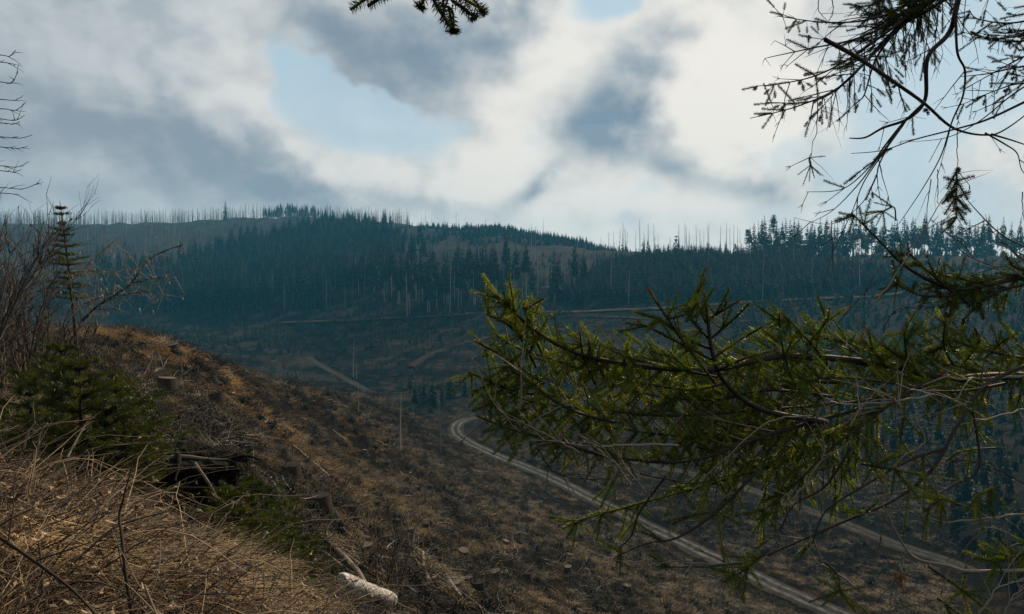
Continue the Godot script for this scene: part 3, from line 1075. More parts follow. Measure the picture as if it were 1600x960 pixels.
func log_between(a: Vector3, b: Vector3, thick: float, mat: Material, called: String, label: String, category: String, group := "", sides := 7) -> MeshInstance3D:
	var mb := MB.new()
	var m := a.lerp(b, 0.5) + Vector3(rf(-1, 1), rf(0, 0.6), rf(-1, 1)) * a.distance_to(b) * 0.03
	var pts := spline([a, m, b], 5)
	var rad := []
	for i in pts.size(): rad.append(lerpf(thick, thick * 0.55, float(i) / pts.size()) * rf(0.9, 1.1))
	mb.tube(pts, rad, sides, Color.WHITE, true)
	for k in 3:     # broken side twigs
		if thick > 0.12: break
		var f := rf(0.3, 0.9)
		var o: Vector3 = pts[int(f * (pts.size() - 1))]
		mb.tube(wander(o, (b - a).normalized() + Vector3(rf(-1, 1), rf(0, 1), rf(-1, 1)), a.distance_to(b) * rf(0.1, 0.25), 3, 0.2), taper(4, thick * 0.5, thick * 0.15), 4)
	var mi := part(called, mb.mesh(), mat)
	tag(mi, label, category, group)
	return mi

func make_slope() -> void:
	var straw := [Color(0.019, 0.0145, 0.009), Color(0.215, 0.148, 0.07), Color(0.05, 0.036, 0.02)]
	var tufts := [tuft_mesh(1, 20, 0.36, 0.65, 0.02), tuft_mesh(2, 24, 0.26, 0.8, 0.02), tuft_mesh(3, 14, 0.5, 0.5, 0.016)]
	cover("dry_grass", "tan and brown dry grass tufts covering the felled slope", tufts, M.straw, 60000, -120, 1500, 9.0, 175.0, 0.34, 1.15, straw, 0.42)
	var sticks := [brash_mesh(4, 14, 0.5, 0.014), brash_mesh(5, 20, 0.9, 0.011), brash_mesh(6, 9, 0.3, 0.022)]
	cover("brash_litter", "grey and brown litter of small dead branches over the felled slope", sticks, M.tint, 7000, -100, 1500, 10.0, 170.0, 0.6, 1.6, [Color(0.02, 0.015, 0.012), Color(0.06, 0.048, 0.038), Color(0.2, 0.175, 0.15)], 0.0)
	var heath := [brash_mesh(7, 40, 1.6, 0.012), tuft_mesh(8, 40, 0.42, 0.7, 0.03)]
	cover("dark_heath", "dark low heather and bilberry patches on the felled slope", heath, M.tint, 14000, -100, 1500, 12.0, 175.0, 0.5, 1.6, [Color(0.007, 0.0075, 0.0045), Color(0.018, 0.0155, 0.009)], -0.1)
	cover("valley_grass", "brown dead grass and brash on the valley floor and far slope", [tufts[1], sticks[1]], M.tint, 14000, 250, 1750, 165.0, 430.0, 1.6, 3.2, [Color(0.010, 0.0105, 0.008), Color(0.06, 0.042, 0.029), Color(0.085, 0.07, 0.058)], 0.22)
	rng.seed = 77
	make_stumps()
	# stumps that can be told apart
	for q in [
		[707, 918, 0.46, 2, "pale round stump with flat grey top lower centre, right of the fallen log"],
		[571, 868, 0.34, 0, "narrow upright stump with moss-edged top above the fallen log"],
		[620, 826, 0.5, 1, "dark stump behind the thin bare sapling on the slope"],
		[338, 634, 0.62, 3, "dark broad stump on the upper slope beneath the grassy hump"],
		[436, 668, 0.6, 1, "dark stump beside a scatter of white split wood"],
		[380, 626, 0.35, 0, "small stump with its pale side lit at the slope's shoulder"],
		[487, 735, 0.55, 2, "wide low stump with pale cut top in mid slope"],
		[385, 745, 0.4, 3, "stump right of the rotten root plate"],
		[500, 802, 0.5, 1, "mossy dark stump beside a clump of heath"],
		[702, 832, 0.55, 2, "grey-topped stump in the middle of the lower slope"],
		[640, 835, 0.5, 0, "pale-topped stump below the dark thicket in mid slope"],
		[666, 832, 0.45, 1, "stump with flat light top beside another mid-slope stump"],
		[820, 752, 0.5, 3, "dark square stump on the slope near the road"],
		[980, 925, 0.6, 0, "dark stump on the bank beneath the spruce branches"],
		[848, 820, 0.6, 1, "dark upright stump above the strip of orange grass"],
		[270, 548, 0.6, 2, "low stump on the crest of the grassy hump"],
		[311, 572, 0.5, 3, "rounded dark stump just below the hump's edge"],
		[455, 752, 0.5, 1, "weathered stump in brown grass left of mid slope"]]:
		var p := hit(q[0], q[1], 5.0)
		stump(p, q[2], q[3], q[4], "stumps on the felled slope", q[3] != 1)
	var more := []
	for i in 95:
		var p := hit(rf(260, 1000), rf(580, 930), 16.0)
		if -p.z > 20.0 and -p.z < 150.0 and not road_cells.has(Vector2i(roundi(p.x), roundi(p.z))): more.append(p)
	more.sort_custom(by_column)
	for i in more.size():
		stump(more[i], rf(0.32, 0.58), rng.randi() % 4, "%s lesser cut stump from the left scattered over the felled slope" % ordinal(i), "stumps on the felled slope", rf(0, 1) < 0.3)
	# white splits and sticks that catch the sun
	for q in [
		[235, 588, 257, 578, 0.05, "straight pale stick lying on the brash below the hump"],
		[263, 589, 277, 598, 0.05, "pale stick that forms a vee with another below the hump"],
		[277, 598, 291, 588, 0.035, "thin pale stick closing the vee below the hump"],
		[193, 602, 230, 605, 0.035, "long thin pale stick lying level on the brash"],
		[296, 621, 313, 620, 0.06, "short pale piece of wood above the broad dark stump"],
		[311, 646, 350, 672, 0.07, "long pale pole lying downhill on the upper slope"],
		[412, 663, 428, 665, 0.09, "white split log beside the dark stump"],
		[429, 664, 436, 666, 0.09, "short white billet next to the white split log"],
		[441, 668, 446, 674, 0.1, "white chunk of wood below the dark stump"],
		[376, 651, 380, 661, 0.06, "short bright stick standing in grass on the upper slope"],
		[541, 712, 548, 722, 0.06, "bright short stick pointing downhill in mid slope"],
		[562, 875, 632, 882, 0.06, "thin grey log lying across the slope above the fallen log"],
		[775, 868, 801, 873, 0.1, "pale log end on the lower slope"],
		[768, 897, 806, 906, 0.12, "dark lying log with a pale upper edge"],
		[903, 855, 948, 876, 0.09, "straight pale branch lying below the orange grass"],
		[640, 836, 655, 838, 0.09, "yellowish short log beside the pale-topped stump"],
		[725, 778, 738, 775, 0.1, "white scrap of wood right of mid slope"],
		[470, 655, 478, 658, 0.1, "white scrap of wood on the far shoulder"],
		[355, 578, 362, 584, 0.1, "pale chip beside the hump's edge"],
		[290, 578, 296, 576, 0.09, "pale chunk at the foot of the orange grass"],
		[305, 608, 312, 612, 0.09, "bright chunk of wood on the brash slope"]]:
		log_between(hit(q[0], q[1], 6.0) + Vector3(0, q[4], 0), hit(q[2], q[3], 6.0) + Vector3(0, q[4], 0), q[4], M.pale_wood, "lying_stick", q[5], "stick", "pale wood lying on the slope")
	var lie := []
	for i in 120:
		var p := hit(rf(230, 1050), rf(560, 940), 14.0)
		if -p.z > 14.0 and -p.z < 150.0 and not road_cells.has(Vector2i(roundi(p.x), roundi(p.z))): lie.append(p)
	lie.sort_custom(by_column)
	for i in lie.size():
		var a := rf(0, TAU)
		var l := rf(0.6, 2.6)
		var b := on_ground(lie[i].x + cos(a) * l, lie[i].z + sin(a) * l)
		var th := rf(0.025, 0.08)
		log_between(lie[i] + Vector3(0, th, 0), b + Vector3(0, th * 1.5, 0), th, [M.pale_wood, M.twig_pale, M.bark][rng.randi() % 3], "lying_branch",
			"%s dead branch from the left lying about the felled slope" % ordinal(i), "branch", "dead branches on the felled slope", 5)
	# the sunlit log near the bottom edge
	var mb := MB.new()
	mb.colored = true
	var a := hit(531, 917, 6.0) + Vector3(0, 0.1, 0)
	var b := hit(612, 950, 6.0) + Vector3(0, 0.12, 0)
	var pts := spline([a, a.lerp(b, 0.5), b], 8)
	var rad := []
	for i in pts.size(): rad.append(0.165 * (1.0 + 0.12 * n_fine.get_noise_1d(i * 0.35)) * (0.75 if i == 0 or i == pts.size() - 1 else 1.0))
	mb.tube(pts, rad, 18, Color(0.62, 0.6, 0.56), true)
	M.log_bark = plain(Color(0.78, 0.77, 0.74), 0.6)
	M.log_bark.albedo_texture = noise_texture(0.02, 51, Color(0.28, 0.25, 0.22), Color(1, 1, 1), 512, 5)
	M.log_bark.uv1_triplanar = true
	M.log_bark.uv1_scale = Vector3(1.2, 1.2, 1.2)
	var lg := thing("fallen_log")
	part("log", mb.mesh(), M.log_bark, lg)
	for k in 3:
		var sb := MB.new()
		var o: Vector3 = pts[4 + k * 4]
		sb.tube([o, o + Vector3(rf(-0.2, 0.1), 0.28, rf(0.0, 0.2))], [0.03, 0.018], 6, Color.WHITE, true)
		part("branch_stub", sb.mesh(), M.bark, lg)
	tag(lg, "thick pale fallen log with sunlit upper side near the bottom edge", "log")
	# the rotten root plate by the green saplings
	var rp := thing("root_plate")
	var base := hit(287, 800, 5.0)
	var body := MB.new()
	var n := 64
	var rings := 20
	rng.seed = 31
	# jutting ribs and hollows, wider towards an overhanging top
	var rim := func(j: int, f: float) -> Vector3:
		var an := TAU * (j % n) / n
		var r: float = 0.40 - 0.07 * sin(PI * f) + 0.10 * pow(f, 4.0)
		r *= 1.0 + 0.24 * n_fine.get_noise_3d(cos(an) * 1.8, f * 1.2, sin(an) * 1.8) + 0.2 * n_fine.get_noise_3d(cos(an) * 11.0, f * 7.0, sin(an) * 11.0)
		if cos(an) < -0.3: r *= 1.0 + 0.35 * f * f
		var y: float = lerpf(-0.25, 0.54, f) + f * (0.05 * n_fine.get_noise_2d(cos(an) * 3.0 + 9.0, sin(an) * 3.0) - 0.06 * cos(an))
		return base + Vector3(cos(an) * r * 1.12, y, sin(an) * r * 0.9)
	for i in rings - 1:
		for j in n:
			var f0 := float(i) / (rings - 1)
			var f1 := float(i + 1) / (rings - 1)
			var p0: Vector3 = rim.call(j, f0)
			var p1: Vector3 = rim.call(j + 1, f0)
			var p2: Vector3 = rim.call(j + 1, f1)
			var p3: Vector3 = rim.call(j, f1)
			body.quad(p0, p3, p2, p1)
	part("stump_body", body.mesh(), M.rot, rp)
	# mossy uneven top with a splintered, rotted middle
	var slab := MB.new()
	var ring := func(j: int, k: int) -> Vector3:
		var p: Vector3 = rim.call(j, 1.0)
		var c := base + Vector3(-0.05, 0.54, 0)
		var m: float = [1.03, 1.0, 0.8, 0.45, 0.0][k]
		var q := c + (p - c) * m
		q.y = lerpf(c.y, p.y, minf(m, 1.0)) + [-0.04, 0.015, 0.02, -0.03, -0.06][k] + 0.09 * n_fine.get_noise_2d(q.x * 9.0, q.z * 9.0) * (1.0 if k > 1 else 0.0)
		return q
	for k in 4:
		for j in n:
			slab.quad(ring.call(j, k), ring.call(j, k + 1), ring.call(j + 1, k + 1), ring.call(j + 1, k))
	part("moss_top", slab.mesh(), M.moss, rp)
	for q in [[0.36, 0.48, 0.1, 0.42, 0.08], [-0.38, 0.54, 0.2, -0.3, 0.02], [0.05, 0.57, 0.2, 0.46, -0.02]]:
		var sp := MB.new()
		var o := base + Vector3(q[0], q[1], q[2])
		sp.tube(spline([o - Vector3(q[3] * 0.4, 0.05, 0), o, o + Vector3(q[3] * 0.6, q[4], 0.02), o + Vector3(q[3], q[4] * 0.6, 0.05)], 3), taper(10, 0.034, 0.006), 6)
		part("splinter", sp.mesh(), M.rot if q[3] < 0.45 else M.pale_wood, rp)
	for q in 5:
		var sb := MB.new()
		var o := base + Vector3(rf(-0.3, 0.3), rf(0.15, 0.62), rf(0.15, 0.42))
		sb.tube(wander(o, Vector3(rf(-1, 1), rf(-0.6, 0.3), rf(0.1, 1)), rf(0.2, 0.55), 4, 0.3), taper(5, 0.03, 0.006), 5)
		part("root", sb.mesh(), M.rot, rp)
	tag(rp, "dark rotten root plate of a stump with mossy overhanging top", "stump")
	log_between(pix(303, 724, -base.z - 0.5), pix(343, 786, -base.z - 0.5), 0.017, M.pale_wood, "leaning_stick", "pale bent stick leaning on the dark root plate", "stick")
	# bare sapling in front of the slope
	bare_shrub(hit(594, 915, 6.0), 1.9, 5, 900, "thin bare sapling standing behind the fallen log", "shrub", "")
	bare_shrub(hit(618, 940, 6.0), 1.5, 6, 901, "bare twiggy bush at the right end of the fallen log", "shrub", "")

# a leafless shrub: every stem a part, its twigs one mass
func bare_shrub(p: Vector3, tall: float, stems: int, seed_: int, label: String, category: String, group: String, thick := 0.012, lean := 0.35, dir := Vector3.ZERO) -> void:
	rng.seed = seed_
	var o := thing("bare_shrub", p)
	var tw := MB.new()
	tw.colored = true
	for s in stems:
		var mb := MB.new()
		var a := rf(0, TAU)
		var h := tall * rf(0.65, 1.1)
		var line := wander(Vector3(cos(a), -0.5, sin(a)) * 0.12, Vector3(cos(a) * lean, 1, sin(a) * lean) + dir, h, 9, 0.1)
		var th := thick * rf(0.7, 1.3)
		mb.tube(spline(line, 2), taper(19, th, th * 0.25), 5)
		part("stem", mb.mesh(), M.twig_pale if s % 3 == 0 else M.twig, o)
		for i in range(2, line.size()):
			for q in rng.randi_range(2, 4):
				var d: Vector3 = (line[i] - line[i - 1]).normalized() + Vector3(rf(-1, 1), rf(-0.1, 0.7), rf(-1, 1)) * 0.95
				var l := h * rf(0.1, 0.28)
				var b := wander(line[i], d, l, 4, 0.22)
				var tone := Color(0.038, 0.03, 0.024).lerp(Color(0.2, 0.17, 0.14), pow(rf(0, 1), 3.5))
				tw.tube(b, taper(5, th * 0.4, th * 0.14), 3, tone)
				for z in 2:
					var e: Vector3 = b[rng.randi_range(1, 4)]
					tw.tube(wander(e, d + Vector3(rf(-1, 1), rf(-0.3, 0.6), rf(-1, 1)), l * 0.5, 3, 0.25), taper(4, th * 0.24, th * 0.1), 3, tone)
				if rf(0, 1) < 0.55:      # a withered leaf or catkin
					var e: Vector3 = b[4]
					var w := Vector3(rf(-1, 1), rf(-1, 1), rf(-1, 1)).normalized() * 0.012
					tw.tri(e - w, e + w, e + Vector3(rf(-0.02, 0.02), -rf(0.025, 0.055), rf(-0.02, 0.02)), Color(0.06, 0.038, 0.022))
	part("twigs", tw.mesh(), M.tint, o).set_meta("kind", "stuff")
	tag(o, label, category, group)

# ---------------------------------------------------------------- near plants
func shoot_mesh(seed_: int, count: int, len_: float, wide: float, flat: float, axis: float) -> ArrayMesh:
	# a needle-bearing shoot one unit long along +y
	rng.seed = seed_
	var mb := MB.new()
	if axis > 0.0: mb.tube([Vector3.ZERO, Vector3(0, 1, 0)], [axis, axis * 0.8], 4)
	for i in count:
		var f := (i + rf(0, 1)) / count
		var a := i * 2.39996 + rf(-0.4, 0.4)
		var side := Vector3(cos(a), 0, sin(a) * flat)
		var lift := rf(0.55, 1.0)
		var d := (side.normalized() + Vector3(0, lift, 0)).normalized()
		var l := len_ * rf(0.75, 1.1) * (1.0 - 0.35 * smoothstep(0.85, 1.0, f))
		var o := Vector3(0, f * 0.97, 0)
		var s := d.cross(Vector3(rf(-1, 1), rf(-1, 1), rf(-1, 1))).normalized() * wide
		var m := o + d * l * 0.45
		var e := o + d * l + Vector3(0, 0.01, 0)
		mb.tri(o, m + s, e)
		mb.tri(o, e, m - s)
	return mb.mesh()

var shoots := []
func shoot_at(xs: Array, cs: Array, a: Vector3, b: Vector3, puff: float, tone: float) -> void:
	var y := b - a
	var l := y.length()
	if l < 0.001: return
	y /= l
	var x := y.cross(Vector3(rf(-1, 1), rf(-1, 1), rf(-1, 1))).normalized()
	var w := puff * rf(0.85, 1.15)
	xs.append(Transform3D(Basis(x * w, y * l * 1.12, x.cross(y) * w), a))
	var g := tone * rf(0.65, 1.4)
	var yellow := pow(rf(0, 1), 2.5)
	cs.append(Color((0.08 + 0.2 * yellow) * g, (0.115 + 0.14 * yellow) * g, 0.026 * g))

# one conifer bough: a limb, twigs to both sides in a fan, needles on the twigs
func bough(tree: Node3D, line_: Array, r0: float, r1: float, o: Dictionary) -> Node3D:
	var line := spline(line_, 7)
	var mb := MB.new()
	var n := line.size()
	mb.tube(line, taper(n, r0, r1), 8)
	if tree.has_meta("stem") and r0 > 0.0054:      # a limb that leaves the frame goes on to its trunk
		var s := col(line[0])
		var stem: Vector3 = tree.get_meta("stem")
		if s.x > 1600.0 or s.y < -20.0:
			var root := Vector3(stem.x, maxf(line[0].y + rf(-0.1, 0.35), stem.y + 0.5), stem.z)
			var way := spline([root, root.lerp(line[0], 0.5) + Vector3(0, rf(-0.05, 0.12), 0), line[0], line[1]], 5)
			way.pop_back()
			mb.tube(way, taper(way.size(), r0 * 1.9, r0), 8)
	var limb := part(o.get("called", "bough"), mb.mesh(), o.get("mat", M.twig), tree)
	var tw := MB.new()
	tw.colored = true
	var xs := []
	var cs := []
	var total := 0.0
	for i in n - 1: total += line[i].distance_to(line[i + 1])
	var run := 0.0
	var next: float = o.get("from", 0.1) * total
	var step: float = o.get("step", 0.07)
	var fan: float = o.get("fan", 0.3)
	var puff: float = o.get("puff", 0.125)
	var tone: float = o.get("tone", 1.0)
	var bare: float = o.get("bare", 0.12)
	var tips: bool = o.get("tips", false)
	var seg: float = o.get("seg", 0.085)
	var up0: Vector3 = o.get("up", Vector3(0, 0.6, 0.9)).normalized()
	var held := Vector3.ZERO
	var armed := false
	for i in n - 1:
		var a: Vector3 = line[i]
		var b: Vector3 = line[i + 1]
		var sl := a.distance_to(b)
		var t := (b - a) / maxf(sl, 1e-5)
		# needles on the limb's own young end
		if o.get("green_end", 0.45) < run / total and not tips:
			if not armed:
				armed = true
				held = a
			if held.distance_to(b) >= seg * 0.8 or i == n - 2:
				if held.distance_to(b) > 0.03 or total < 0.1: shoot_at(xs, cs, held, b, puff, tone)
				held = b
		while next < run + sl:
			var f := next / total
			var at := a.lerp(b, (next - run) / sl)
			next += step * rf(0.7, 1.3)
			if fan <= 0.0: continue
			for sg in [-1.0, 1.0]:
				if rf(0, 1) > o.get("dens", 0.85): continue
				var up: Vector3 = (up0 + Vector3(rf(-1, 1), rf(-1, 1), rf(-1, 1)) * o.get("messy", 0.35)).normalized()
				var side: Vector3 = t.cross(up).normalized() * sg
				var l := fan * rf(0.5, 1.1) * (1.0 - 0.78 * f) * smoothstep(-0.25, 0.25, f)
				l = maxf(l, 0.08)
				var d: Vector3 = t * rf(0.45, 0.9) + side * rf(0.6, 1.0) + Vector3(0, -o.get("droop", 0.1), 0)
				var k := maxi(1, roundi(l / seg))
				var w := wander(at, d, l, k, 0.1, o.get("sag", 0.03))
				var is_bare := rf(0, 1) < bare
				var wood := Color(0.075, 0.05, 0.032).lerp(Color(0.21, 0.165, 0.12), pow(rf(0, 1), 2.0) if not is_bare else rf(0.3, 1.0))
				if o.has("wood"): wood = o.wood
				tw.tube(w, taper(k + 1, 0.0035 * minf(1.0, 0.4 + l * 2.0), 0.0012), 4, wood)
				if is_bare:
					for z in 3:
						var e: Vector3 = w[rng.randi_range(mini(1, k), k)]
						tw.tube(wander(e, d + Vector3(rf(-1, 1), rf(-1, 0.5), rf(-1, 1)), l * rf(0.2, 0.5), 4, 0.22, 0.05), taper(5, 0.0018, 0.0007), 3, wood)
					continue
				for q in k:
					if not tips or q >= k - 1: shoot_at(xs, cs, w[q], w[q + 1], puff, tone)
					if q >= 1 or k < 3:
						for s2 in [-1.0, 1.0]:
							if rf(0, 1) > o.get("dens2", 0.88): continue
							var d2: Vector3 = (w[q + 1] - w[q]).normalized() * 0.8 + t.lerp(side, 0.2) * s2 * 0.8 + Vector3(rf(-0.2, 0.2), rf(-0.25, 0.15), rf(-0.2, 0.2))
							var l2 := maxf(minf(l * 0.5, seg * 2.0) * rf(0.45, 1.0), 0.06)
							var p2 := wander(w[q], d2, l2, 2, 0.08)
							if tips:
								tw.tube(p2, [0.0013, 0.001, 0.0006], 3, wood)
								if rf(0, 1) < o.get("leafy", 0.5): shoot_at(xs, cs, p2[1], p2[2], puff, tone)
							else:
								if l2 < 0.12:
									shoot_at(xs, cs, p2[0], p2[2], puff * 0.92, tone)
								else:
									shoot_at(xs, cs, p2[0], p2[1], puff * 0.95, tone)
									shoot_at(xs, cs, p2[1], p2[2], puff * 0.9, tone)
		run += sl
	if tw.v.size(): part("twigs", tw.mesh(), M.tint, limb).set_meta("kind", "stuff")
	if xs.size():
		var sh: Mesh = shoots[o.get("shoot", 0)]
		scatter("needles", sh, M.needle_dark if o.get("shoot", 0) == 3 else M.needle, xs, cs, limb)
	return limb

func bud(parent: Node3D, p: Vector3, r: float) -> void:
	var mb := MB.new()
	mb.tube([p - Vector3(0, r, 0), p - Vector3(0, r * 0.4, 0), p + Vector3(0, r * 0.5, 0), p + Vector3(0, r * 1.5, 0)], [r * 0.5, r, r * 0.85, r * 0.1], 6, Color.WHITE, true)
	for k in 3:
		var q := p + Vector3(rf(-1, 1), rf(-0.6, 0.3), rf(-1, 1)) * r
		mb.tube([q, q + Vector3(rf(-0.5, 0.5), 0.9, rf(-0.5, 0.5)) * r], [r * 0.45, r * 0.1], 5, Color.WHITE, true)
	part("bud", mb.mesh(), M.bud, parent)

func loose_twig(tree: Node3D, q: Array, r: float, mat: Material, side := 4, called := "bare_twig") -> MeshInstance3D:
	var line := spline(pline(q), 6)
	for i in range(1, line.size() - 1): line[i] += Vector3(rf(-1, 1), rf(-1, 1), rf(-1, 1)) * 0.0025
	var mb := MB.new()
	mb.tube(line, taper(line.size(), r, r * 0.35), 6)
	for k in side:
		var i := rng.randi_range(line.size() / 4, line.size() - 2)
		var d: Vector3 = (line[i + 1] - line[i]).normalized() + Vector3(rf(-1, 1), rf(-1, 1), rf(-0.6, 0.6)) * 0.9
		var l := rf(0.05, 0.2)
		mb.tube(wander(line[i], d, l, 5, 0.16, 0.03), taper(6, r * 0.55, r * 0.15), 4)
	return part(called, mb.mesh(), mat, tree)

func make_shoots() -> void:
	shoots = [shoot_mesh(1, 88, 0.106, 0.0115, 0.6, 0.016), shoot_mesh(2, 46, 0.3, 0.02, 1.0, 0.012), shoot_mesh(3, 34, 0.22, 0.016, 1.0, 0.02), shoot_mesh(4, 84, 0.17, 0.013, 1.0, 0.03)]

func make_near_spruce() -> void:
	make_shoots()
	rng.seed = 4242
	var t := thing("spruce_tree")
	var trunk := MB.new()
	var foot := on_ground(3.6, -2.4, 0.3)
	trunk.tube(spline([foot, foot + Vector3(0.02, 2.5, 0.0), foot + Vector3(0.0, 6.0, 0.1), foot + Vector3(0.1, 11.0, 0.0)], 4), taper(13, 0.2, 0.07), 12)
	part("trunk", trunk.mesh(), M.bark, t)
	t.set_meta("stem", foot)
	var g := {"fan": 0.42, "from": 0.12, "step": 0.042, "dens": 0.92, "messy": 0.42, "green_end": 0.5, "droop": 0.12, "sag": 0.04}
	# the main limb and the great green mass
	bough(t, pline([[2550, 560, 3.4], [1900, 600, 3.0], [1600, 588, 2.75], [1480, 591, 2.65], [1385, 570, 2.6], [1230, 557, 2.5], [1110, 578, 2.42], [1000, 572, 2.36], [900, 552, 2.3], [830, 512, 2.25], [786, 470, 2.2]]), 0.017, 0.003, g.merged({"from": 0.5, "fan": 0.4, "green_end": 0.74}, true))
	bough(t, pline([[1480, 592, 2.65], [1360, 625, 2.6], [1200, 640, 2.5], [1050, 650, 2.42], [930, 640, 2.36], [830, 628, 2.3], [765, 596, 2.26]]), 0.0055, 0.0018, g.merged({"from": 0.16, "fan": 0.42}, true))
	bough(t, pline([[1420, 590, 2.75], [1280, 560, 2.8], [1140, 610, 2.75], [1000, 600, 2.7], [900, 575, 2.65], [835, 560, 2.6]]), 0.0065, 0.002, g.merged({"from": 0.3, "fan": 0.34}, true))
	bough(t, pline([[1340, 640, 2.5], [1200, 680, 2.42], [1080, 720, 2.36], [960, 715, 2.3], [870, 690, 2.25], [800, 672, 2.2], [745, 650, 2.16]]), 0.0065, 0.002, g.merged({"from": 0.2, "fan": 0.3, "bare": 0.3, "dens": 0.75}, true))
	bough(t, pline([[1370, 650, 2.7], [1230, 720, 2.65], [1100, 760, 2.6], [990, 790, 2.56], [900, 815, 2.5]]), 0.006, 0.0018, g.merged({"from": 0.1, "fan": 0.32, "droop": 0.5, "sag": 0.12, "dens": 0.7, "bare": 0.25}, true))
	bough(t, pline([[1440, 600, 2.5], [1380, 640, 2.46], [1300, 700, 2.42], [1240, 760, 2.4], [1190, 800, 2.38]]), 0.0055, 0.0018, g.merged({"from": 0.1, "fan": 0.28, "droop": 0.45, "sag": 0.1, "dens": 0.75, "bare": 0.25}, true))
	bough(t, pline([[1560, 590, 2.8], [1450, 560, 2.72], [1340, 540, 2.66], [1260, 520, 2.6], [1220, 500, 2.56]]), 0.0055, 0.0018, g.merged({"from": 0.15, "fan": 0.22, "dens": 0.8}, true))
	bough(t, pline([[1570, 600, 2.62], [1490, 612, 2.55], [1400, 600, 2.5], [1310, 590, 2.45], [1240, 600, 2.42]]), 0.0055, 0.0018, g.merged({"from": 0.1, "fan": 0.2, "dens": 0.85}, true))
	bough(t, pline([[1700, 575, 2.7], [1600, 560, 2.62], [1530, 545, 2.58], [1480, 530, 2.55]]), 0.007, 0.002, g.merged({"from": 0.1, "fan": 0.2, "dens": 0.7}, true))
	for q in [[[1330, 600, 2.7], [1180, 590, 2.72], [1050, 570, 2.7], [960, 545, 2.66], [905, 535, 2.62]], [[1250, 700, 2.6], [1150, 690, 2.6], [1040, 680, 2.55], [930, 665, 2.5], [850, 655, 2.45]], [[1300, 620, 2.55], [1200, 610, 2.5], [1120, 625, 2.48], [1030, 620, 2.45], [960, 600, 2.42]], [[1320, 680, 2.6], [1240, 660, 2.6], [1160, 665, 2.56], [1060, 690, 2.52]], [[900, 575, 2.5], [860, 560, 2.48], [810, 545, 2.45], [770, 520, 2.42]], [[960, 660, 2.3], [890, 640, 2.28], [830, 600, 2.26], [790, 570, 2.24]]]:
		bough(t, pline(q), 0.005, 0.0015, g.merged({"from": 0.05, "fan": 0.3, "green_end": 0.3}, true))
	# the upright leader with its fan of shoots
	var lead := [[1290, 660, 2.45], [1190, 640, 2.38], [1135, 600, 2.34], [1114, 555, 2.32], [1106, 500, 2.32], [1100, 458, 2.32]]
	var ld := bough(t, pline(lead), 0.009, 0.004, {"fan": 0.0, "green_end": 0.9, "called": "leader", "puff": 0.1})
	bud(ld, pix(1099, 456, 2.32), 0.007)
	for q in [[1118, 600, 1058, 520, 1013, 452], [1112, 562, 1050, 530, 998, 503], [1108, 530, 1085, 505, 1068, 484], [1104, 505, 1092, 480, 1088, 459], [1110, 545, 1075, 530, 1030, 498],
		[1106, 500, 1130, 485, 1154, 471], [1110, 530, 1145, 500, 1169, 476], [1114, 560, 1150, 535, 1190, 512], [1120, 580, 1165, 560, 1215, 545], [1122, 590, 1050, 575, 985, 560], [1130, 600, 1080, 610, 1010, 600]]:
		var sp := bough(t, pline([[q[0], q[1], 2.33], [q[2], q[3], 2.3 + rf(-0.06, 0.04)], [q[4], q[5], 2.28 + rf(-0.08, 0.04)]]), 0.004, 0.0025, {"fan": 0.1, "from": 0.25, "step": 0.06, "dens": 0.4, "green_end": 0.12, "called": "shoot", "bare": 0.0, "messy": 0.6})
		bud(sp, pix(q[4], q[5], 2.27), rf(0.0045, 0.006))
	for q in [[838, 575, 805, 510, 779, 465], [850, 560, 828, 510, 818, 480], [830, 540, 790, 505, 762, 492], [850, 600, 790, 560, 745, 534], [870, 620, 800, 610, 735, 583], [860, 650, 800, 650, 745, 612],
		[950, 600, 925, 555, 920, 532], [985, 610, 975, 565, 982, 538], [930, 600, 912, 560, 906, 520], [1240, 600, 1222, 540, 1218, 490], [1300, 580, 1270, 540, 1225, 492], [1260, 540, 1290, 505, 1297, 482],
		[1420, 590, 1416, 550, 1412, 515], [1440, 580, 1410, 560, 1378, 538], [1490, 570, 1475, 540, 1478, 500], [1540, 560, 1560, 540, 1578, 527], [1500, 575, 1530, 535, 1522, 512], [1400, 575, 1370, 555, 1348, 530]]:
		var dd := lerpf(2.25, 2.6, (q[0] - 800.0) / 700.0)
		var sp := bough(t, pline([[q[0], q[1], dd + 0.05], [q[2], q[3], dd], [q[4], q[5], dd - 0.04]]), 0.004, 0.0022, {"fan": 0.13, "from": 0.2, "step": 0.055, "dens": 0.7, "green_end": 0.1, "called": "shoot", "bare": 0.05, "messy": 0.6})
		if rf(0, 1) < 0.8: bud(sp, pix(q[4], q[5], dd - 0.05), rf(0.0035, 0.0055))
	# sprays reaching up at the right edge
	var dk := {"fan": 0.22, "from": 0.12, "step": 0.06, "dens": 0.7, "messy": 0.5, "green_end": 0.15, "tone": 0.55, "bare": 0.2, "puff": 0.14}
	bough(t, pline([[1900, 380, 3.0], [1640, 425, 2.85], [1560, 442, 2.8], [1490, 452, 2.76], [1420, 420, 2.72], [1370, 372, 2.7], [1334, 336, 2.68]]), 0.010, 0.002, dk.merged({"from": 0.3, "fan": 0.2, "dens": 0.7, "green_end": 0.6}, true))
	bough(t, pline([[1640, 425, 2.85], [1560, 440, 2.8], [1500, 458, 2.76], [1460, 432, 2.72], [1425, 400, 2.7], [1418, 380, 2.7]]), 0.006, 0.002, dk)
	bough(t, pline([[1560, 440, 2.8], [1500, 460, 2.76], [1440, 462, 2.72], [1395, 440, 2.7]]), 0.005, 0.002, dk)
	bough(t, pline([[1540, 445, 2.8], [1490, 475, 2.76], [1484, 510, 2.74], [1470, 545, 2.72]]), 0.005, 0.002, dk)
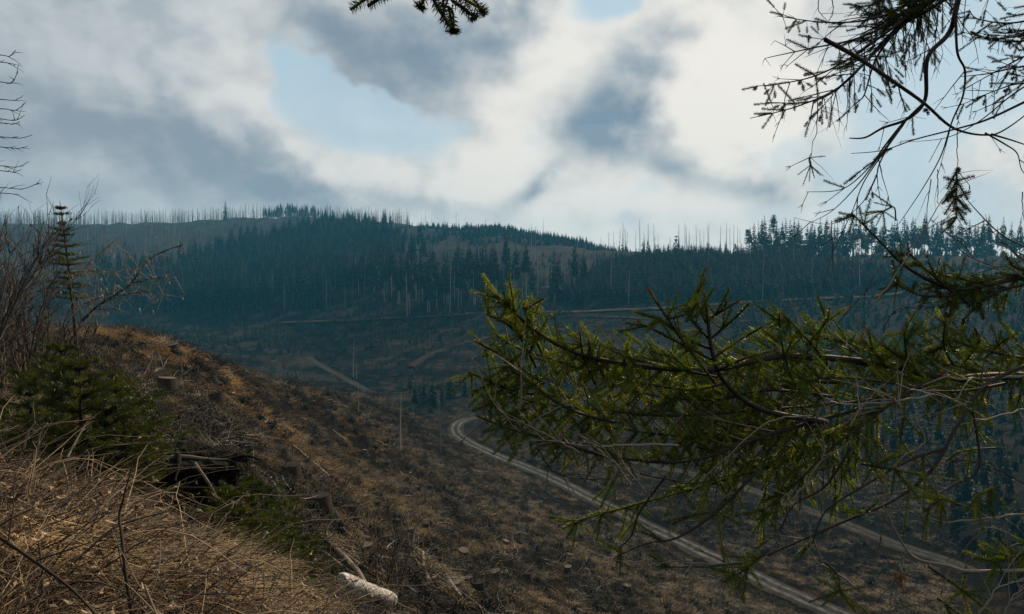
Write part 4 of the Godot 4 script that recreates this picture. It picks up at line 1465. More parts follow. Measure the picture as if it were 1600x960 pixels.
	bough(t, pline([[1640, 425, 2.85], [1590, 420, 2.8], [1570, 395, 2.78]]), 0.005, 0.002, dk.merged({"green_end": 0.1}, true))
	bough(t, pline([[1640, 430, 2.8], [1600, 445, 2.76], [1550, 460, 2.74], [1505, 500, 2.72]]), 0.005, 0.002, dk.merged({"green_end": 0.1}, true))
	# the drooping limb with bare twigs below
	var dr := {"fan": 0.24, "from": 0.15, "step": 0.1, "dens": 0.45, "messy": 0.6, "green_end": 0.97, "droop": 0.3, "sag": 0.08, "bare": 0.55, "dens2": 0.5}
	bough(t, pline([[1760, 520, 2.6], [1560, 590, 2.5], [1500, 660, 2.44], [1460, 730, 2.4], [1400, 780, 2.36], [1320, 815, 2.32], [1240, 850, 2.3], [1170, 878, 2.28], [1100, 886, 2.26], [1022, 886, 2.24]]), 0.0065, 0.0016, dr.merged({"from": 0.3}, true))
	bough(t, pline([[1480, 700, 2.42], [1420, 720, 2.4], [1350, 760, 2.38], [1290, 800, 2.36], [1270, 850, 2.35]]), 0.005, 0.0016, dr.merged({"bare": 0.25}, true))
	bough(t, pline([[1520, 640, 2.46], [1530, 730, 2.45], [1490, 760, 2.44], [1450, 780, 2.43]]), 0.004, 0.0014, dr.merged({"fan": 0.18, "bare": 0.3}, true))
	bough(t, pline([[1330, 700, 2.4], [1290, 760, 2.4], [1240, 790, 2.38], [1215, 840, 2.36]]), 0.005, 0.0014, dr.merged({"bare": 0.3}, true))
	bough(t, pline([[1180, 740, 2.3], [1120, 800, 2.28], [1060, 840, 2.26], [1010, 850, 2.24], [960, 872, 2.22]]), 0.005, 0.0014, dr.merged({"bare": 0.3}, true))
	bough(t, pline([[1040, 745, 2.35], [1000, 800, 2.33], [985, 840, 2.32], [960, 860, 2.3]]), 0.004, 0.0014, dr.merged({"bare": 0.2}, true))
	bough(t, pline([[1560, 700, 2.6], [1505, 705, 2.56], [1480, 720, 2.54]]), 0.003, 0.0015, dr.merged({"fan": 0.12, "bare": 0.1, "green_end": 0.3}, true))
	bough(t, pline([[1760, 885, 2.2], [1640, 890, 2.16], [1520, 893, 2.12], [1480, 884, 2.1], [1430, 872, 2.08], [1405, 840, 2.07], [1385, 800, 2.06], [1366, 770, 2.05]]), 0.006, 0.0015, dr.merged({"fan": 0.12, "from": 0.5, "bare": 0.7, "mat": M.twig_pale}, true))
	for q in [[1450, 885, 1500, 920, 1560, 968], [1465, 935, 1500, 960, 1540, 985], [1640, 860, 1600, 866, 1558, 880], [1560, 760, 1530, 775, 1510, 800], [1500, 790, 1470, 780, 1445, 800], [1610, 868, 1580, 875, 1560, 872],
		[1290, 880, 1310, 900, 1312, 925], [1345, 725, 1400, 735, 1440, 742], [1200, 860, 1165, 890, 1130, 910]]:
		bough(t, pline([[q[0], q[1], 2.2], [q[2], q[3], 2.16], [q[4], q[5], 2.12]]), 0.0035, 0.002, {"fan": 0.1, "from": 0.2, "step": 0.06, "dens": 0.5, "green_end": 0.1, "called": "shoot", "bare": 0.1, "messy": 0.6})
	# pale bare twigs threading through it
	for q in [
		[[[1060, 697, 2.2], [980, 695, 2.18], [930, 699, 2.16], [880, 692, 2.15], [826, 688, 2.14]], 0.0042], [[[905, 708, 2.12], [880, 694, 2.12], [830, 668, 2.12], [780, 640, 2.12], [735, 556, 2.12]], 0.003],
		[[[1460, 617, 2.3], [1400, 628, 2.28], [1340, 632, 2.26], [1288, 628, 2.25]], 0.004], [[[1408, 646, 2.27], [1405, 632, 2.27], [1392, 622, 2.27]], 0.004], [[[1400, 600, 2.25], [1430, 610, 2.25], [1460, 612, 2.25], [1500, 630, 2.25]], 0.0025],
		[[[1330, 666, 2.24], [1340, 645, 2.24], [1352, 634, 2.24]], 0.0035], [[[1600, 640, 2.5], [1540, 655, 2.48], [1480, 665, 2.46], [1420, 650, 2.44]], 0.003], [[[1640, 586, 2.6], [1560, 590, 2.55], [1490, 592, 2.5], [1478, 578, 2.5]], 0.006],
		[[[985, 760, 2.15], [960, 722, 2.15], [940, 700, 2.15], [900, 690, 2.15]], 0.003], [[[1010, 770, 2.2], [985, 740, 2.2], [965, 715, 2.2]], 0.003], [[[1240, 780, 2.2], [1270, 740, 2.2], [1290, 700, 2.2], [1275, 660, 2.2]], 0.0028],
		[[[1430, 655, 2.3], [1445, 690, 2.3], [1405, 720, 2.3], [1380, 770, 2.3]], 0.0028], [[[1640, 800, 2.3], [1560, 808, 2.28], [1480, 816, 2.26], [1440, 806, 2.25], [1400, 790, 2.24]], 0.0032], [[[1640, 860, 2.3], [1590, 840, 2.28], [1545, 824, 2.26], [1520, 830, 2.26]], 0.0026],
		[[[1000, 740, 2.1], [1080, 755, 2.1], [1160, 740, 2.1], [1220, 735, 2.1]], 0.0022], [[[1175, 880, 2.2], [1100, 882, 2.2], [1050, 878, 2.2], [1020, 884, 2.2]], 0.003], [[[1200, 870, 2.2], [1130, 900, 2.2], [1070, 905, 2.2]], 0.0025],
		[[[1270, 650, 2.2], [1200, 660, 2.2], [1130, 720, 2.2], [1090, 760, 2.2], [1060, 800, 2.2]], 0.0025], [[[1370, 470, 2.6], [1400, 430, 2.6], [1450, 350, 2.6], [1485, 290, 2.6]], 0.0028], [[[1310, 505, 2.5], [1330, 480, 2.5], [1350, 460, 2.5], [1360, 445, 2.5]], 0.002],
		[[[1380, 520, 2.5], [1390, 495, 2.5], [1410, 482, 2.5], [1450, 478, 2.5], [1480, 470, 2.5]], 0.002], [[[1640, 780, 2.4], [1560, 735, 2.4], [1500, 720, 2.4], [1470, 745, 2.4]], 0.002], [[[1340, 920, 2.2], [1300, 890, 2.2], [1270, 870, 2.2], [1262, 810, 2.2], [1230, 770, 2.2]], 0.0028],
		[[[840, 700, 2.1], [870, 740, 2.1], [930, 750, 2.1], [980, 740, 2.1]], 0.0022], [[[920, 640, 2.1], [915, 610, 2.1], [890, 590, 2.1], [886, 570, 2.1]], 0.0022], [[[812, 640, 2.1], [815, 590, 2.1], [812, 580, 2.1], [803, 568, 2.1]], 0.003],
		[[[1530, 960, 1.9], [1560, 920, 1.9], [1600, 905, 1.9]], 0.0025], [[[1570, 960, 1.9], [1585, 930, 1.9], [1620, 900, 1.9]], 0.0025]]:
		loose_twig(t, q[0], q[1], M.twig_pale if q[1] > 0.0022 else M.twig, 5)
	# a brown withered tuft hanging on a bare twig
	var wt := loose_twig(t, [[1412, 870, 2.05], [1408, 890, 2.05], [1404, 905, 2.05], [1400, 935, 2.05]], 0.004, M.twig_pale, 2, "withered_twig")
	var wm := MB.new()
	for i in 60:
		var p := pix(1407 + rf(-8, 8), 905 + rf(-8, 10), 2.05)
		var d := Vector3(rf(-1, 1), rf(-1, 0.4), rf(-1, 1)).normalized() * rf(0.012, 0.03)
		var s := d.cross(Vector3(0.3, 0.2, 1)).normalized() * 0.002
		wm.tri(p - s, p + s, p + d)
	part("withered_needles", wm.mesh(), M.bud, wt)
	# the overhead sprig at the top edge
	bough(t, pline([[2300, -700, 3.4], [1400, -420, 2.6], [900, -160, 2.1], [700, -60, 1.9], [675, -12, 1.86], [709, 50, 1.84]]), 0.012, 0.003, {"fan": 0.0, "green_end": 0.87, "puff": 0.15, "shoot": 3})
	for q in [[690, -20, 700, -5, 688, 32], [705, 0, 725, 12, 742, 28], [712, -8, 740, 0, 757, 22], [640, -30, 590, -15, 552, 12], [640, -30, 610, -14, 577, 8], [680, -30, 668, -10, 655, 12], [700, 10, 708, 20, 709, 50]]:
		bough(t, pline([[q[0], q[1], 1.87], [q[2], q[3], 1.85], [q[4], q[5], 1.84]]), 0.003, 0.002, {"fan": 0.0, "green_end": 0.0, "called": "shoot", "puff": 0.15, "tone": 0.5, "shoot": 3})
	tag(t, "foreground spruce reaching in from the right with dense glossy green boughs", "tree")

func make_overhang() -> void:
	rng.seed = 777
	var t := thing("sparse_spruce")
	var trunk := MB.new()
	var foot := on_ground(6.2, -4.6, 0.3)
	trunk.tube(spline([foot, foot + Vector3(0.0, 4.0, 0.0), foot + Vector3(-0.1, 9.0, 0.1), foot + Vector3(0.1, 15.0, 0.0)], 4), taper(13, 0.24, 0.08), 12)
	part("trunk", trunk.mesh(), M.bark, t)
	t.set_meta("stem", foot)
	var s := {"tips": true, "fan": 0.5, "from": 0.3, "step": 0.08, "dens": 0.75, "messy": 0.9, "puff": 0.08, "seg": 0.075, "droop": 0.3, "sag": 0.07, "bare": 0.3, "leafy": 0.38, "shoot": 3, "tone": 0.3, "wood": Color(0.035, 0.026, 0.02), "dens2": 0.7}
	var fine := s.merged({"fan": 0.3, "from": 0.15}, true)
	# the thick clump at the top and its fan of drooping twigs
	for q in [
		[[1760, -160], [1520, -60], [1420, 5], [1360, 30], [1290, 35], [1215, 25]], [[1700, -140], [1480, -30], [1400, 30], [1340, 60], [1270, 75], [1200, 90]],
		[[1700, -140], [1480, -20], [1400, 40], [1330, 90], [1270, 120], [1195, 135]], [[1700, -130], [1470, -10], [1390, 55], [1320, 130], [1250, 165], [1172, 185]],
		[[1660, -120], [1460, 0], [1380, 70], [1340, 110], [1300, 145], [1260, 160], [1200, 160]], [[1660, -120], [1460, 10], [1410, 40], [1370, 90], [1350, 150], [1335, 155]]]:
		var line := []
		for k in q.size(): line.append(pix(q[k][0], q[k][1], 3.9 - 0.06 * k + rf(-0.15, 0.15)))
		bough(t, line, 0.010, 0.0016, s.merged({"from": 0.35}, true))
	for q in [[[1480, -40], [1440, -5], [1400, 15], [1345, 25]], [[1500, -40], [1450, 0], [1420, 20], [1370, 40]], [[1470, -60], [1420, -20], [1370, 5], [1330, 12]], [[1480, -20], [1440, 10], [1405, 25], [1360, 22]]]:
		var line := []
		for k in q.size(): line.append(pix(q[k][0], q[k][1], 3.8 + rf(-0.1, 0.1)))
		bough(t, line, 0.006, 0.0016, s.merged({"fan": 0.22, "from": 0.1, "step": 0.045, "dens": 1.0, "tips": false, "bare": 0.2, "droop": 0.1, "green_end": 0.2, "shoot": 3}, true))
	# right-hand sprays
	for q in [[[1760, -40], [1660, 10], [1590, 35], [1530, 30], [1515, 15]], [[1760, 0], [1680, 40], [1600, 55], [1550, 60], [1505, 50]], [[1760, 40], [1680, 70], [1610, 85], [1560, 110], [1515, 135]],
		[[1760, 60], [1660, 95], [1590, 105], [1545, 115], [1500, 120]], [[1760, 100], [1680, 130], [1600, 130], [1560, 140], [1500, 165]]]:
		var line := []
		for k in q.size(): line.append(pix(q[k][0], q[k][1], 4.0 + rf(-0.1, 0.1)))
		bough(t, line, 0.008, 0.0015, fine.merged({"fan": 0.32, "dens": 0.85}, true))
	for q in [[[1760, 0], [1650, 40], [1600, 48], [1570, 52]], [[1760, 10], [1660, 50], [1590, 65], [1545, 62]]]:
		var line := []
		for k in q.size(): line.append(pix(q[k][0], q[k][1], 3.9 + rf(-0.1, 0.1)))
		bough(t, line, 0.006, 0.0016, s.merged({"fan": 0.2, "from": 0.3, "step": 0.05, "dens": 0.9, "tips": false, "bare": 0.3, "green_end": 0.4, "shoot": 3}, true))
	# long dark limbs crossing the blue
	var bare := s.merged({"fan": 0.25, "from": 0.3, "step": 0.16, "dens": 0.45, "bare": 0.8, "green_end": 2.0}, true)
	for q in [
		[[[1560, -260], [1500, -10], [1484, 50], [1450, 90], [1446, 155], [1420, 185], [1380, 200], [1352, 215], [1328, 216]], 0.013], [[[1290, 62], [1340, 90], [1400, 130], [1445, 162], [1490, 200], [1540, 211], [1575, 200], [1640, 150]], 0.010],
		[[[1494, 10], [1496, 80], [1508, 110], [1505, 150], [1488, 190], [1470, 245], [1440, 298], [1405, 350]], 0.006], [[[1660, 130], [1590, 165], [1540, 188], [1500, 200], [1430, 218], [1380, 235], [1330, 240]], 0.006],
		[[[1445, 160], [1412, 192], [1385, 225], [1355, 265], [1315, 296], [1260, 300]], 0.0055], [[[1415, 190], [1370, 250], [1340, 290], [1300, 330], [1262, 350]], 0.004], [[[1412, 195], [1380, 240], [1350, 285], [1332, 330], [1300, 400], [1286, 450]], 0.0035],
		[[[1400, 205], [1375, 255], [1368, 280], [1345, 320], [1300, 350], [1240, 340]], 0.0035], [[[1540, 208], [1570, 225], [1590, 240], [1600, 270], [1640, 300]], 0.004], [[[1550, 210], [1590, 222], [1640, 240]], 0.005],
		[[[1640, 110], [1580, 150], [1530, 190], [1480, 215], [1420, 222]], 0.004], [[[1640, 400], [1570, 370], [1520, 322], [1505, 300]], 0.004], [[[1640, 460], [1560, 420], [1500, 390], [1478, 330]], 0.003], [[[1640, 430], [1590, 400], [1550, 360], [1540, 335]], 0.003]]:
		var line := []
		for k in q[0].size(): line.append(pix(q[0][k][0], q[0][k][1], 3.3 + 0.05 * k + rf(-0.04, 0.04)))
		bough(t, line, q[1], q[1] * 0.22, bare)
	# hanging threads and the needled sprig on one of them
	for q in [[[1277, 150], [1277, 200], [1270, 225], [1266, 255]], [[1300, 140], [1298, 175], [1292, 205]], [[1324, 130], [1324, 170], [1323, 205]], [[1497, 205], [1496, 235], [1497, 262], [1496, 275]], [[1465, 265], [1466, 300], [1465, 318]], [[1421, 55], [1421, 90], [1413, 112]],
		[[1598, 300], [1598, 330], [1600, 345]], [[1455, 280], [1450, 320], [1447, 362]], [[1300, 345], [1301, 400], [1302, 420]], [[1280, 0], [1280, 18], [1300, 40]], [[1300, 0], [1302, 20], [1290, 40]], [[1478, 0], [1520, 60], [1530, 100]]]:
		loose_twig(t, [[q[0][0], q[0][1], 3.3], [q[1][0], q[1][1], 3.3], [q[2][0], q[2][1], 3.3]] if q.size() < 4 else [[q[0][0], q[0][1], 3.3], [q[1][0], q[1][1], 3.3], [q[2][0], q[2][1], 3.3], [q[3][0], q[3][1], 3.3]], 0.0022, M.twig, 2, "hanging_twig")
	bough(t, pline([[1496, 262, 3.3], [1495, 285, 3.3], [1494, 310, 3.3], [1495, 340, 3.3]]), 0.003, 0.0015, {"fan": 0.07, "from": 0.05, "step": 0.035, "dens": 1.0, "green_end": 0.05, "called": "shoot", "droop": 0.5, "puff": 0.12, "shoot": 3, "tone": 0.35, "messy": 0.3, "up": Vector3(0, 0, 1)})
	bough(t, pline([[1268, 240, 3.3], [1264, 250, 3.3], [1268, 262, 3.3]]), 0.002, 0.0015, {"fan": 0.05, "from": 0.3, "step": 0.03, "green_end": 0.2, "called": "shoot", "puff": 0.06, "tone": 0.4})
	bough(t, pline([[1400, 345, 2.9], [1398, 325, 2.9], [1388, 326, 2.9], [1374, 334, 2.9]]), 0.003, 0.0015, {"fan": 0.05, "from": 0.5, "step": 0.03, "green_end": 0.5, "called": "shoot", "puff": 0.08, "tone": 0.5})
	tag(t, "dark overhanging spruce with sparse drooping twigs against the upper right sky", "tree")
	# dead side twigs of a trunk just outside the left edge
	var d := thing("dead_spruce")
	var tk := MB.new()
	var f2 := on_ground(-7.9, -10.0, 0.3)
	tk.tube([f2, f2 + Vector3(0, 4, 0), f2 + Vector3(0.05, 9, 0)], [0.16, 0.12, 0.05], 10)
	part("trunk", tk.mesh(), M.bark, d)
	for q in [[86, 24, 78], [97, 24, 101], [128, 28, 111], [155, 33, 152], [170, 40, 160], [186, 38, 180], [192, 31, 190], [214, 50, 211], [230, 43, 229], [259, 45, 252], [267, 33, 265], [293, 60, 286], [302, 40, 312]]:
		loose_twig(d, [[-188, q[0] - 25, 9.95], [-60, q[0] + rf(-6, 2), 9.9], [0, q[0], 9.9], [q[1] * 0.6, q[0] + 2, 9.9], [q[1], q[2], 9.9]], 0.0085, M.twig, 6, "side_branch")
	tag(d, "dead spruce past the left edge with thin upcurved side branches", "dead tree")

# a small conifer: trunk and whorled boughs
func sapling(p: Vector3, tall: float, wide: float, crown: float, seed_: int, label: String, group: String, o := {}) -> void:
	rng.seed = seed_
	var t := thing("spruce_sapling", p)
	var lean: Vector3 = o.get("lean", Vector3.ZERO)
	var mb := MB.new()
	var top := Vector3(0, tall, 0) + lean * tall
	mb.tube(spline([Vector3(0, -0.15, 0), top * 0.5 + Vector3(rf(-0.03, 0.03), 0, 0), top], 5), taper(11, tall * 0.012 + 0.008, 0.004), 6)
	part("trunk", mb.mesh(), M.twig, t)
	var xs := []
	var cs := []
	var tw := MB.new()
	var puff: float = o.get("puff", 0.16)
	var seg: float = o.get("seg", 0.16)
	var tone: float = o.get("tone", 0.6)
	var levels := int(tall * (1.0 - crown) / o.get("whorl", 0.13))
	for i in levels:
		var f := float(i) / levels
		var c := top * clampf(lerpf(crown, 0.98, f) + rf(-0.014, 0.014), 0.03, 0.99)
		var k: int = o.get("arms", 6)
		var a0 := rf(0, TAU)
		for j in k:
			if rf(0, 1) < o.get("gaps", 0.15): continue
			var a := a0 + TAU * (j + rf(-0.3, 0.3)) / k
			var l := wide * pow(1.0 - f, 0.7) * rf(0.4, 1.25) + 0.05
			var d := Vector3(cos(a), o.get("rise", 0.35), sin(a)).normalized()
			var n := maxi(2, int(l / seg))
			var w := wander(c, d, l, n, 0.08, 0.02)
			tw.tube(w, taper(n + 1, 0.007, 0.002), 4)
			for q in n:
				if q == 0 and n > 2: continue
				shoot_at(xs, cs, w[q], w[q + 1], puff, tone)
				for sg in [-1.0, 1.0]:
					var side: Vector3 = d.cross(Vector3.UP).normalized() * sg
					var l2 := minf(l * 0.45, 0.35) * rf(0.5, 1.1) * (1.0 - 0.5 * float(q) / n)
					var e := wander(w[q], d * 0.7 + side * 0.8 + Vector3(0, rf(-0.2, 0.1), 0), l2, 2, 0.08)
					shoot_at(xs, cs, e[0], e[1], puff, tone)
					shoot_at(xs, cs, e[1], e[2], puff * 0.9, tone)
	part("branches", tw.mesh(), M.twig, t).set_meta("kind", "stuff")
	scatter("needles", shoots[o.get("shoot", 1)], M.needle, xs, cs, t)
	tag(t, label, "sapling" if tall < 2.2 else "tree", group)

func bramble_mesh(seed_: int, stems: int, leaves: int, thick: float) -> ArrayMesh:
	rng.seed = seed_
	var mb := MB.new()
	mb.colored = true
	for i in stems:
		var a := rf(0, TAU)
		var p := wander(Vector3(rf(-0.35, 0.35), rf(-0.05, 0.1), rf(-0.35, 0.35)), Vector3(cos(a), rf(-0.1, 1.3), sin(a)), rf(0.35, 1.0), 7, 0.3, 0.13)
		var pale := pow(rf(0, 1), 3.4)
		mb.tube(p, taper(8, thick * rf(0.5, 1.3), thick * 0.3), 3, Color(0.022, 0.0155, 0.011).lerp(Color(0.42, 0.30, 0.19), pale))
	for i in leaves:
		var o := Vector3(rf(-0.5, 0.5), rf(-0.02, 0.32), rf(-0.5, 0.5))
		var d := Vector3(rf(-1, 1), rf(-0.9, 0.5), rf(-1, 1)).normalized() * rf(0.03, 0.1)
		var s := d.cross(Vector3(rf(-1, 1), rf(-1, 1), rf(-1, 1))).normalized() * rf(0.004, 0.013)
		var m := o + d * 0.55 + Vector3(0, 0.012, 0)
		var tone := Color(0.05, 0.035, 0.024).lerp(Color(0.36, 0.25, 0.15), pow(rf(0, 1), 2.0))
		mb.tri(o, m + s, m - s, tone)
		mb.tri(m - s, m + s, o + d, tone)
	return mb.mesh()

func make_near_ground() -> void:
	# tangle of dead bracken, grass and bramble on the bank at the viewer's feet
	rng.seed = 99
	var brs := [bramble_mesh(61, 24, 18, 0.006), bramble_mesh(62, 32, 8, 0.005), bramble_mesh(63, 14, 30, 0.0075)]
	var straw := [tuft_mesh(64, 40, 0.5, 0.65, 0.009), tuft_mesh(65, 54, 0.3, 0.9, 0.01), tuft_mesh(66, 30, 0.62, 0.5, 0.008)]
	var root := thing("bramble_tangle")
	tag(root, "tangle of dead bracken and bramble stems on the near bank", "", "", "stuff")
	var grass := thing("straw_grass")
	tag(grass, "pale straw-coloured dead grass among the brambles on the near bank", "", "", "stuff")
	var xs := [[], [], []]
	var gx := [[], [], []]
	var gc := [[], [], []]
	for i in 2300:
		var r := 2.0 * pow(8.5, rf(0, 1))
		var u := rf(-160, 640)
		var c := column(u, r)
		var p := on_ground(c.x, c.y)
		var s := col(p)
		if s.x > 330.0 + (s.y - 800.0) * 0.95 + rf(-50, 50) or (s.x > 480.0 and s.y > 850.0): continue
		if s.x > 90.0 and s.y < 835.0 + (s.x - 90.0) * 0.42 and rf(0, 1) < 0.95: continue
		var k := rng.randi() % 3
		var z := rf(0.45, 1.05) * (0.75 if r < 3.5 else 1.0)
		xs[k].append(Transform3D(Basis(Vector3.UP, rf(0, TAU)).scaled(Vector3(z, z * rf(0.6, 1.0), z)), p))
	for i in 9000:
		var r := 2.0 * pow(7.0, rf(0, 1))
		var u := rf(-160, 620)
		var c := column(u, r)
		var p := on_ground(c.x, c.y)
		var s := col(p)
		if s.x > 310.0 + (s.y - 800.0) * 0.9 + rf(-60, 60): continue
		var b := n_mid.get_noise_2d(c.x * 7.0, c.y * 7.0) + n_fine.get_noise_2d(c.x, c.y) * 0.3
		b += 0.5 * exp(-Vector2((s.x - 40.0) / 110.0, (s.y - 880.0) / 60.0).length_squared()) + 0.2 * exp(-Vector2((s.x - 60.0) / 120.0, (s.y - 740.0) / 60.0).length_squared())
		if b + rf(-0.1, 0.1) < 0.1: continue
		var k := rng.randi() % 3
		var z := rf(0.22, 0.5)
		gx[k].append(Transform3D(Basis(Vector3.UP, rf(0, TAU)).scaled(Vector3(z, z * rf(0.6, 1.1), z)), p))
		var t := clampf(b * 1.6 + rf(-0.3, 0.3), 0.0, 1.0)
		var co := Color(0.05, 0.033, 0.019).lerp(Color(0.56, 0.40, 0.21), t)
		gc[k].append(co)
	for k in 3:
		scatter("stems", brs[k], M.straw, xs[k], [], root)
		scatter("blades", straw[k], M.straw, gx[k], gc[k], grass)
	# curled dead leaves and bits of bracken
	var lf := MB.new()
	lf.colored = true
	for i in 34:
		var o := Vector3(rf(-0.5, 0.5), rf(0.0, 0.22), rf(-0.5, 0.5))
		var d := Vector3(rf(-1, 1), rf(-0.6, 0.6), rf(-1, 1)).normalized()
		var s := d.cross(Vector3(rf(-1, 1), rf(-1, 1), rf(-1, 1))).normalized()
		var l := rf(0.025, 0.07)
		var tone := Color(0.12, 0.08, 0.05).lerp(Color(0.52, 0.4, 0.26), pow(rf(0, 1), 1.6))
		var curl := d.cross(s) * l * 0.35
		for q in 3:
			var a0 := o + d * l * q / 3.0 + curl * sin(q * 1.05)
			var a1 := o + d * l * (q + 1) / 3.0 + curl * sin((q + 1) * 1.05)
			var w0 := s * l * 0.13 * sin(PI * (q + 0.25) / 3.5)
			var w1 := s * l * 0.13 * sin(PI * (q + 1.25) / 3.5)
			lf.quad(a0 - w0, a0 + w0, a1 + w1, a1 - w1, tone)
	var lx := []
	for i in 240:
		var r := 2.0 * pow(5.0, rf(0, 1))
		var c := column(rf(-160, 600), r)
		var p := on_ground(c.x, c.y)
		var s := col(p)
		if s.x > 380.0 + (s.y - 800.0) * 1.0 + rf(-60, 60): continue
		var z := rf(0.5, 1.2)
		lx.append(Transform3D(Basis(Vector3.UP, rf(0, TAU)).scaled(Vector3(z, z, z)), p))
	tag(scatter("dead_leaves", lf.mesh(), M.straw, lx, []), "curled pale dead leaves caught among the near brambles", "", "", "stuff")
	# long single stems that stand out of the tangle
	for q in [
		[[[-20, 828, 2.9], [40, 868, 2.85], [110, 920, 2.8], [155, 968, 2.75]], 0.007, 1, "long straight brown stem slanting across the bottom left corner"],
		[[[208, 975, 3.2], [196, 900, 3.2], [190, 840, 3.25], [186, 805, 3.3], [193, 780, 3.3]], 0.0075, 1, "tall bent grey stem rising from the bottom edge among brambles"],
		[[[245, 965, 3.0], [233, 935, 3.0], [225, 914, 3.0]], 0.006, 0, "short pale broken stem beside the tall bent one"],
		[[[60, 770, 5.5], [85, 790, 5.4], [110, 825, 5.3]], 0.008, 1, "dark stem leaning right over the upper tangle"],
		[[[105, 715, 5.5], [118, 690, 5.6], [135, 660, 5.7]], 0.008, 0, "pale bare stem leaning right beside the green sapling"],
		[[[58, 710, 6.0], [62, 680, 6.0], [74, 662, 6.0]], 0.009, 0, "short pale stem curving up at the left beneath the thicket"],
		[[[38, 700, 6.0], [42, 680, 6.0], [55, 660, 6.0]], 0.009, 0, "pale hooked stem left of its neighbour beneath the thicket"],
		[[[110, 885, 3.4], [150, 848, 3.5], [190, 820, 3.6], [260, 800, 3.7]], 0.005, 1, "thin arched stem bowing right through the tangle"],
		[[[260, 955, 3.6], [310, 930, 3.6], [390, 930, 3.7]], 0.005, 1, "low stem running right along the bottom edge"],
		[[[285, 870, 4.6], [305, 850, 4.7], [317, 846, 4.7]], 0.007, 0, "short white stem end pointing right below the dark green clump"],
		[[[395, 885, 5.0], [350, 872, 5.0], [305, 862, 5.0], [260, 870, 5.0]], 0.006, 1, "stem arching left below the dark green clump"],
		[[[60, 850, 3.3], [66, 900, 3.2], [62, 970, 3.1]], 0.006, 1, "upright dark stem left of the straw tuft"],
		[[[285, 810, 6.0], [300, 830, 6.0], [315, 835, 6.0]], 0.007, 0, "curled pale twig under the root plate"]]:
		var line := spline(pline(q[0]), 5)
		var mb := MB.new()
		mb.tube(line, taper(line.size(), q[1], q[1] * 0.6), 6, Color.WHITE, true)
		for k in 3:
			var i := rng.randi_range(1, line.size() - 2)
			mb.tube(wander(line[i], (line[i + 1] - line[i]).normalized() + Vector3(rf(-1, 1), rf(-0.3, 1), rf(-1, 1)), rf(0.08, 0.3), 4, 0.2), taper(5, q[1] * 0.5, q[1] * 0.2), 4)
		tag(part("bramble_stem", mb.mesh(), M.twig_pale if q[2] == 0 else M.twig, null), q[3], "stem", "single stems on the near bank")
	# a few withered yellow leaves
	var lm := MB.new()
	for i in 40:
		var p := hit(242 + rng.randfn() * 12.0, 775 + rng.randfn() * 9.0, 3.0) + Vector3(0, rf(0.2, 0.5), 0)
		var d := Vector3(rf(-1, 1), rf(-0.5, 0.8), rf(-1, 1)).normalized() * 0.06
		var s := d.cross(Vector3(rf(-1, 1), rf(-1, 1), rf(-1, 1))).normalized() * 0.022
		lm.tri(p, p + d * 0.5 + s, p + d); lm.tri(p, p + d, p + d * 0.5 - s)
	M.yellow = plain(Color(0.3, 0.19, 0.035), 0.6)
	tag(part("withered_leaves", lm.mesh(), M.yellow), "small patch of yellow withered leaves below the root plate", "", "", "stuff")
	# the thicket of bare shrubs at the left
	var k := 0
	for q in [[-60, 640, 2.3, "bare shrub at the very left edge of the thicket"], [0, 625, 2.1, "bare many-stemmed shrub second from the left in the thicket"], [28, 610, 1.8, "bare shrub with pale stems in the thicket's left half"],
		[52, 600, 1.6, "dense brown bare shrub in the middle of the thicket"], [70, 596, 1.35, "bare shrub right of the thicket's middle with crossing stems"], [95, 590, 1.0, "bare shrub just left of the thin young spruce"], [112, 575, 0.9, "low bare shrub at the foot of the thin young spruce"], [-20, 590, 2.6, "tallest bare shrub standing back at the left edge"], [130, 555, 1.0, "small bare shrub at the thicket's right end"], [30, 580, 2.1, "bare shrub behind the middle of the thicket"]]:
		bare_shrub(hit(q[0], q[1], 4.0), q[2], 6, 610 + k, q[3], "shrub", "bare shrubs of the left-hand thicket", 0.016, 0.3)
		k += 1
	# the leaning limb with its open fan of twigs
	rng.seed = 640
	var ls := thing("leaning_shrub")
	for q in [[[[128, 502, 15], [150, 480, 15], [178, 462, 15], [205, 443, 15], [222, 418, 15], [245, 398, 15], [286, 382, 15]], 0.022], [[[205, 443, 15], [235, 436, 15], [272, 432, 15]], 0.012], [[[80, 462, 14.5], [110, 440, 14.5], [135, 415, 14.5], [160, 392, 14.5], [178, 378, 14.5]], 0.016],
		[[[142, 488, 15], [142, 478, 15], [140, 470, 15], [152, 467, 15], [175, 457, 15]], 0.012], [[[160, 475, 15], [190, 462, 15], [226, 456, 15], [255, 460, 15]], 0.009], [[[120, 470, 15], [150, 430, 15], [190, 425, 15], [215, 418, 15]], 0.009], [[[128, 502, 15], [122, 480, 15], [118, 460, 15]], 0.012], [[[150, 484, 15], [186, 484, 15]], 0.008]]:
		var mm := loose_twig(ls, q[0], q[1], M.twig if rf(0, 1) < 0.7 else M.twig_pale, 7, "limb")
		var tw := MB.new()
		var line := spline(pline(q[0]), 4)
		for i in range(4, line.size()):
			for z in 3:
				var e: Vector3 = line[i] + Vector3(rf(-0.35, 0.35), rf(-0.4, 0.35), rf(-0.3, 0.3))
				var w := Vector3(rf(-1, 1), rf(-0.3, 0.3), rf(-1, 1)).normalized() * 0.018
				tw.tube(wander(line[i], e - line[i], line[i].distance_to(e), 3, 0.2), [0.006, 0.004, 0.003, 0.002], 3)
				tw.tri(e - w, e + w, e + Vector3(rf(-0.03, 0.03), -rf(0.05, 0.09), 0))
		part("twigs", tw.mesh(), M.twig_pale, mm).set_meta("kind", "stuff")
	tag(ls, "leaning bare shrub whose long limbs reach right over the valley", "shrub")
	# young conifers on the near bank
	var sc := column(120, 16.0)
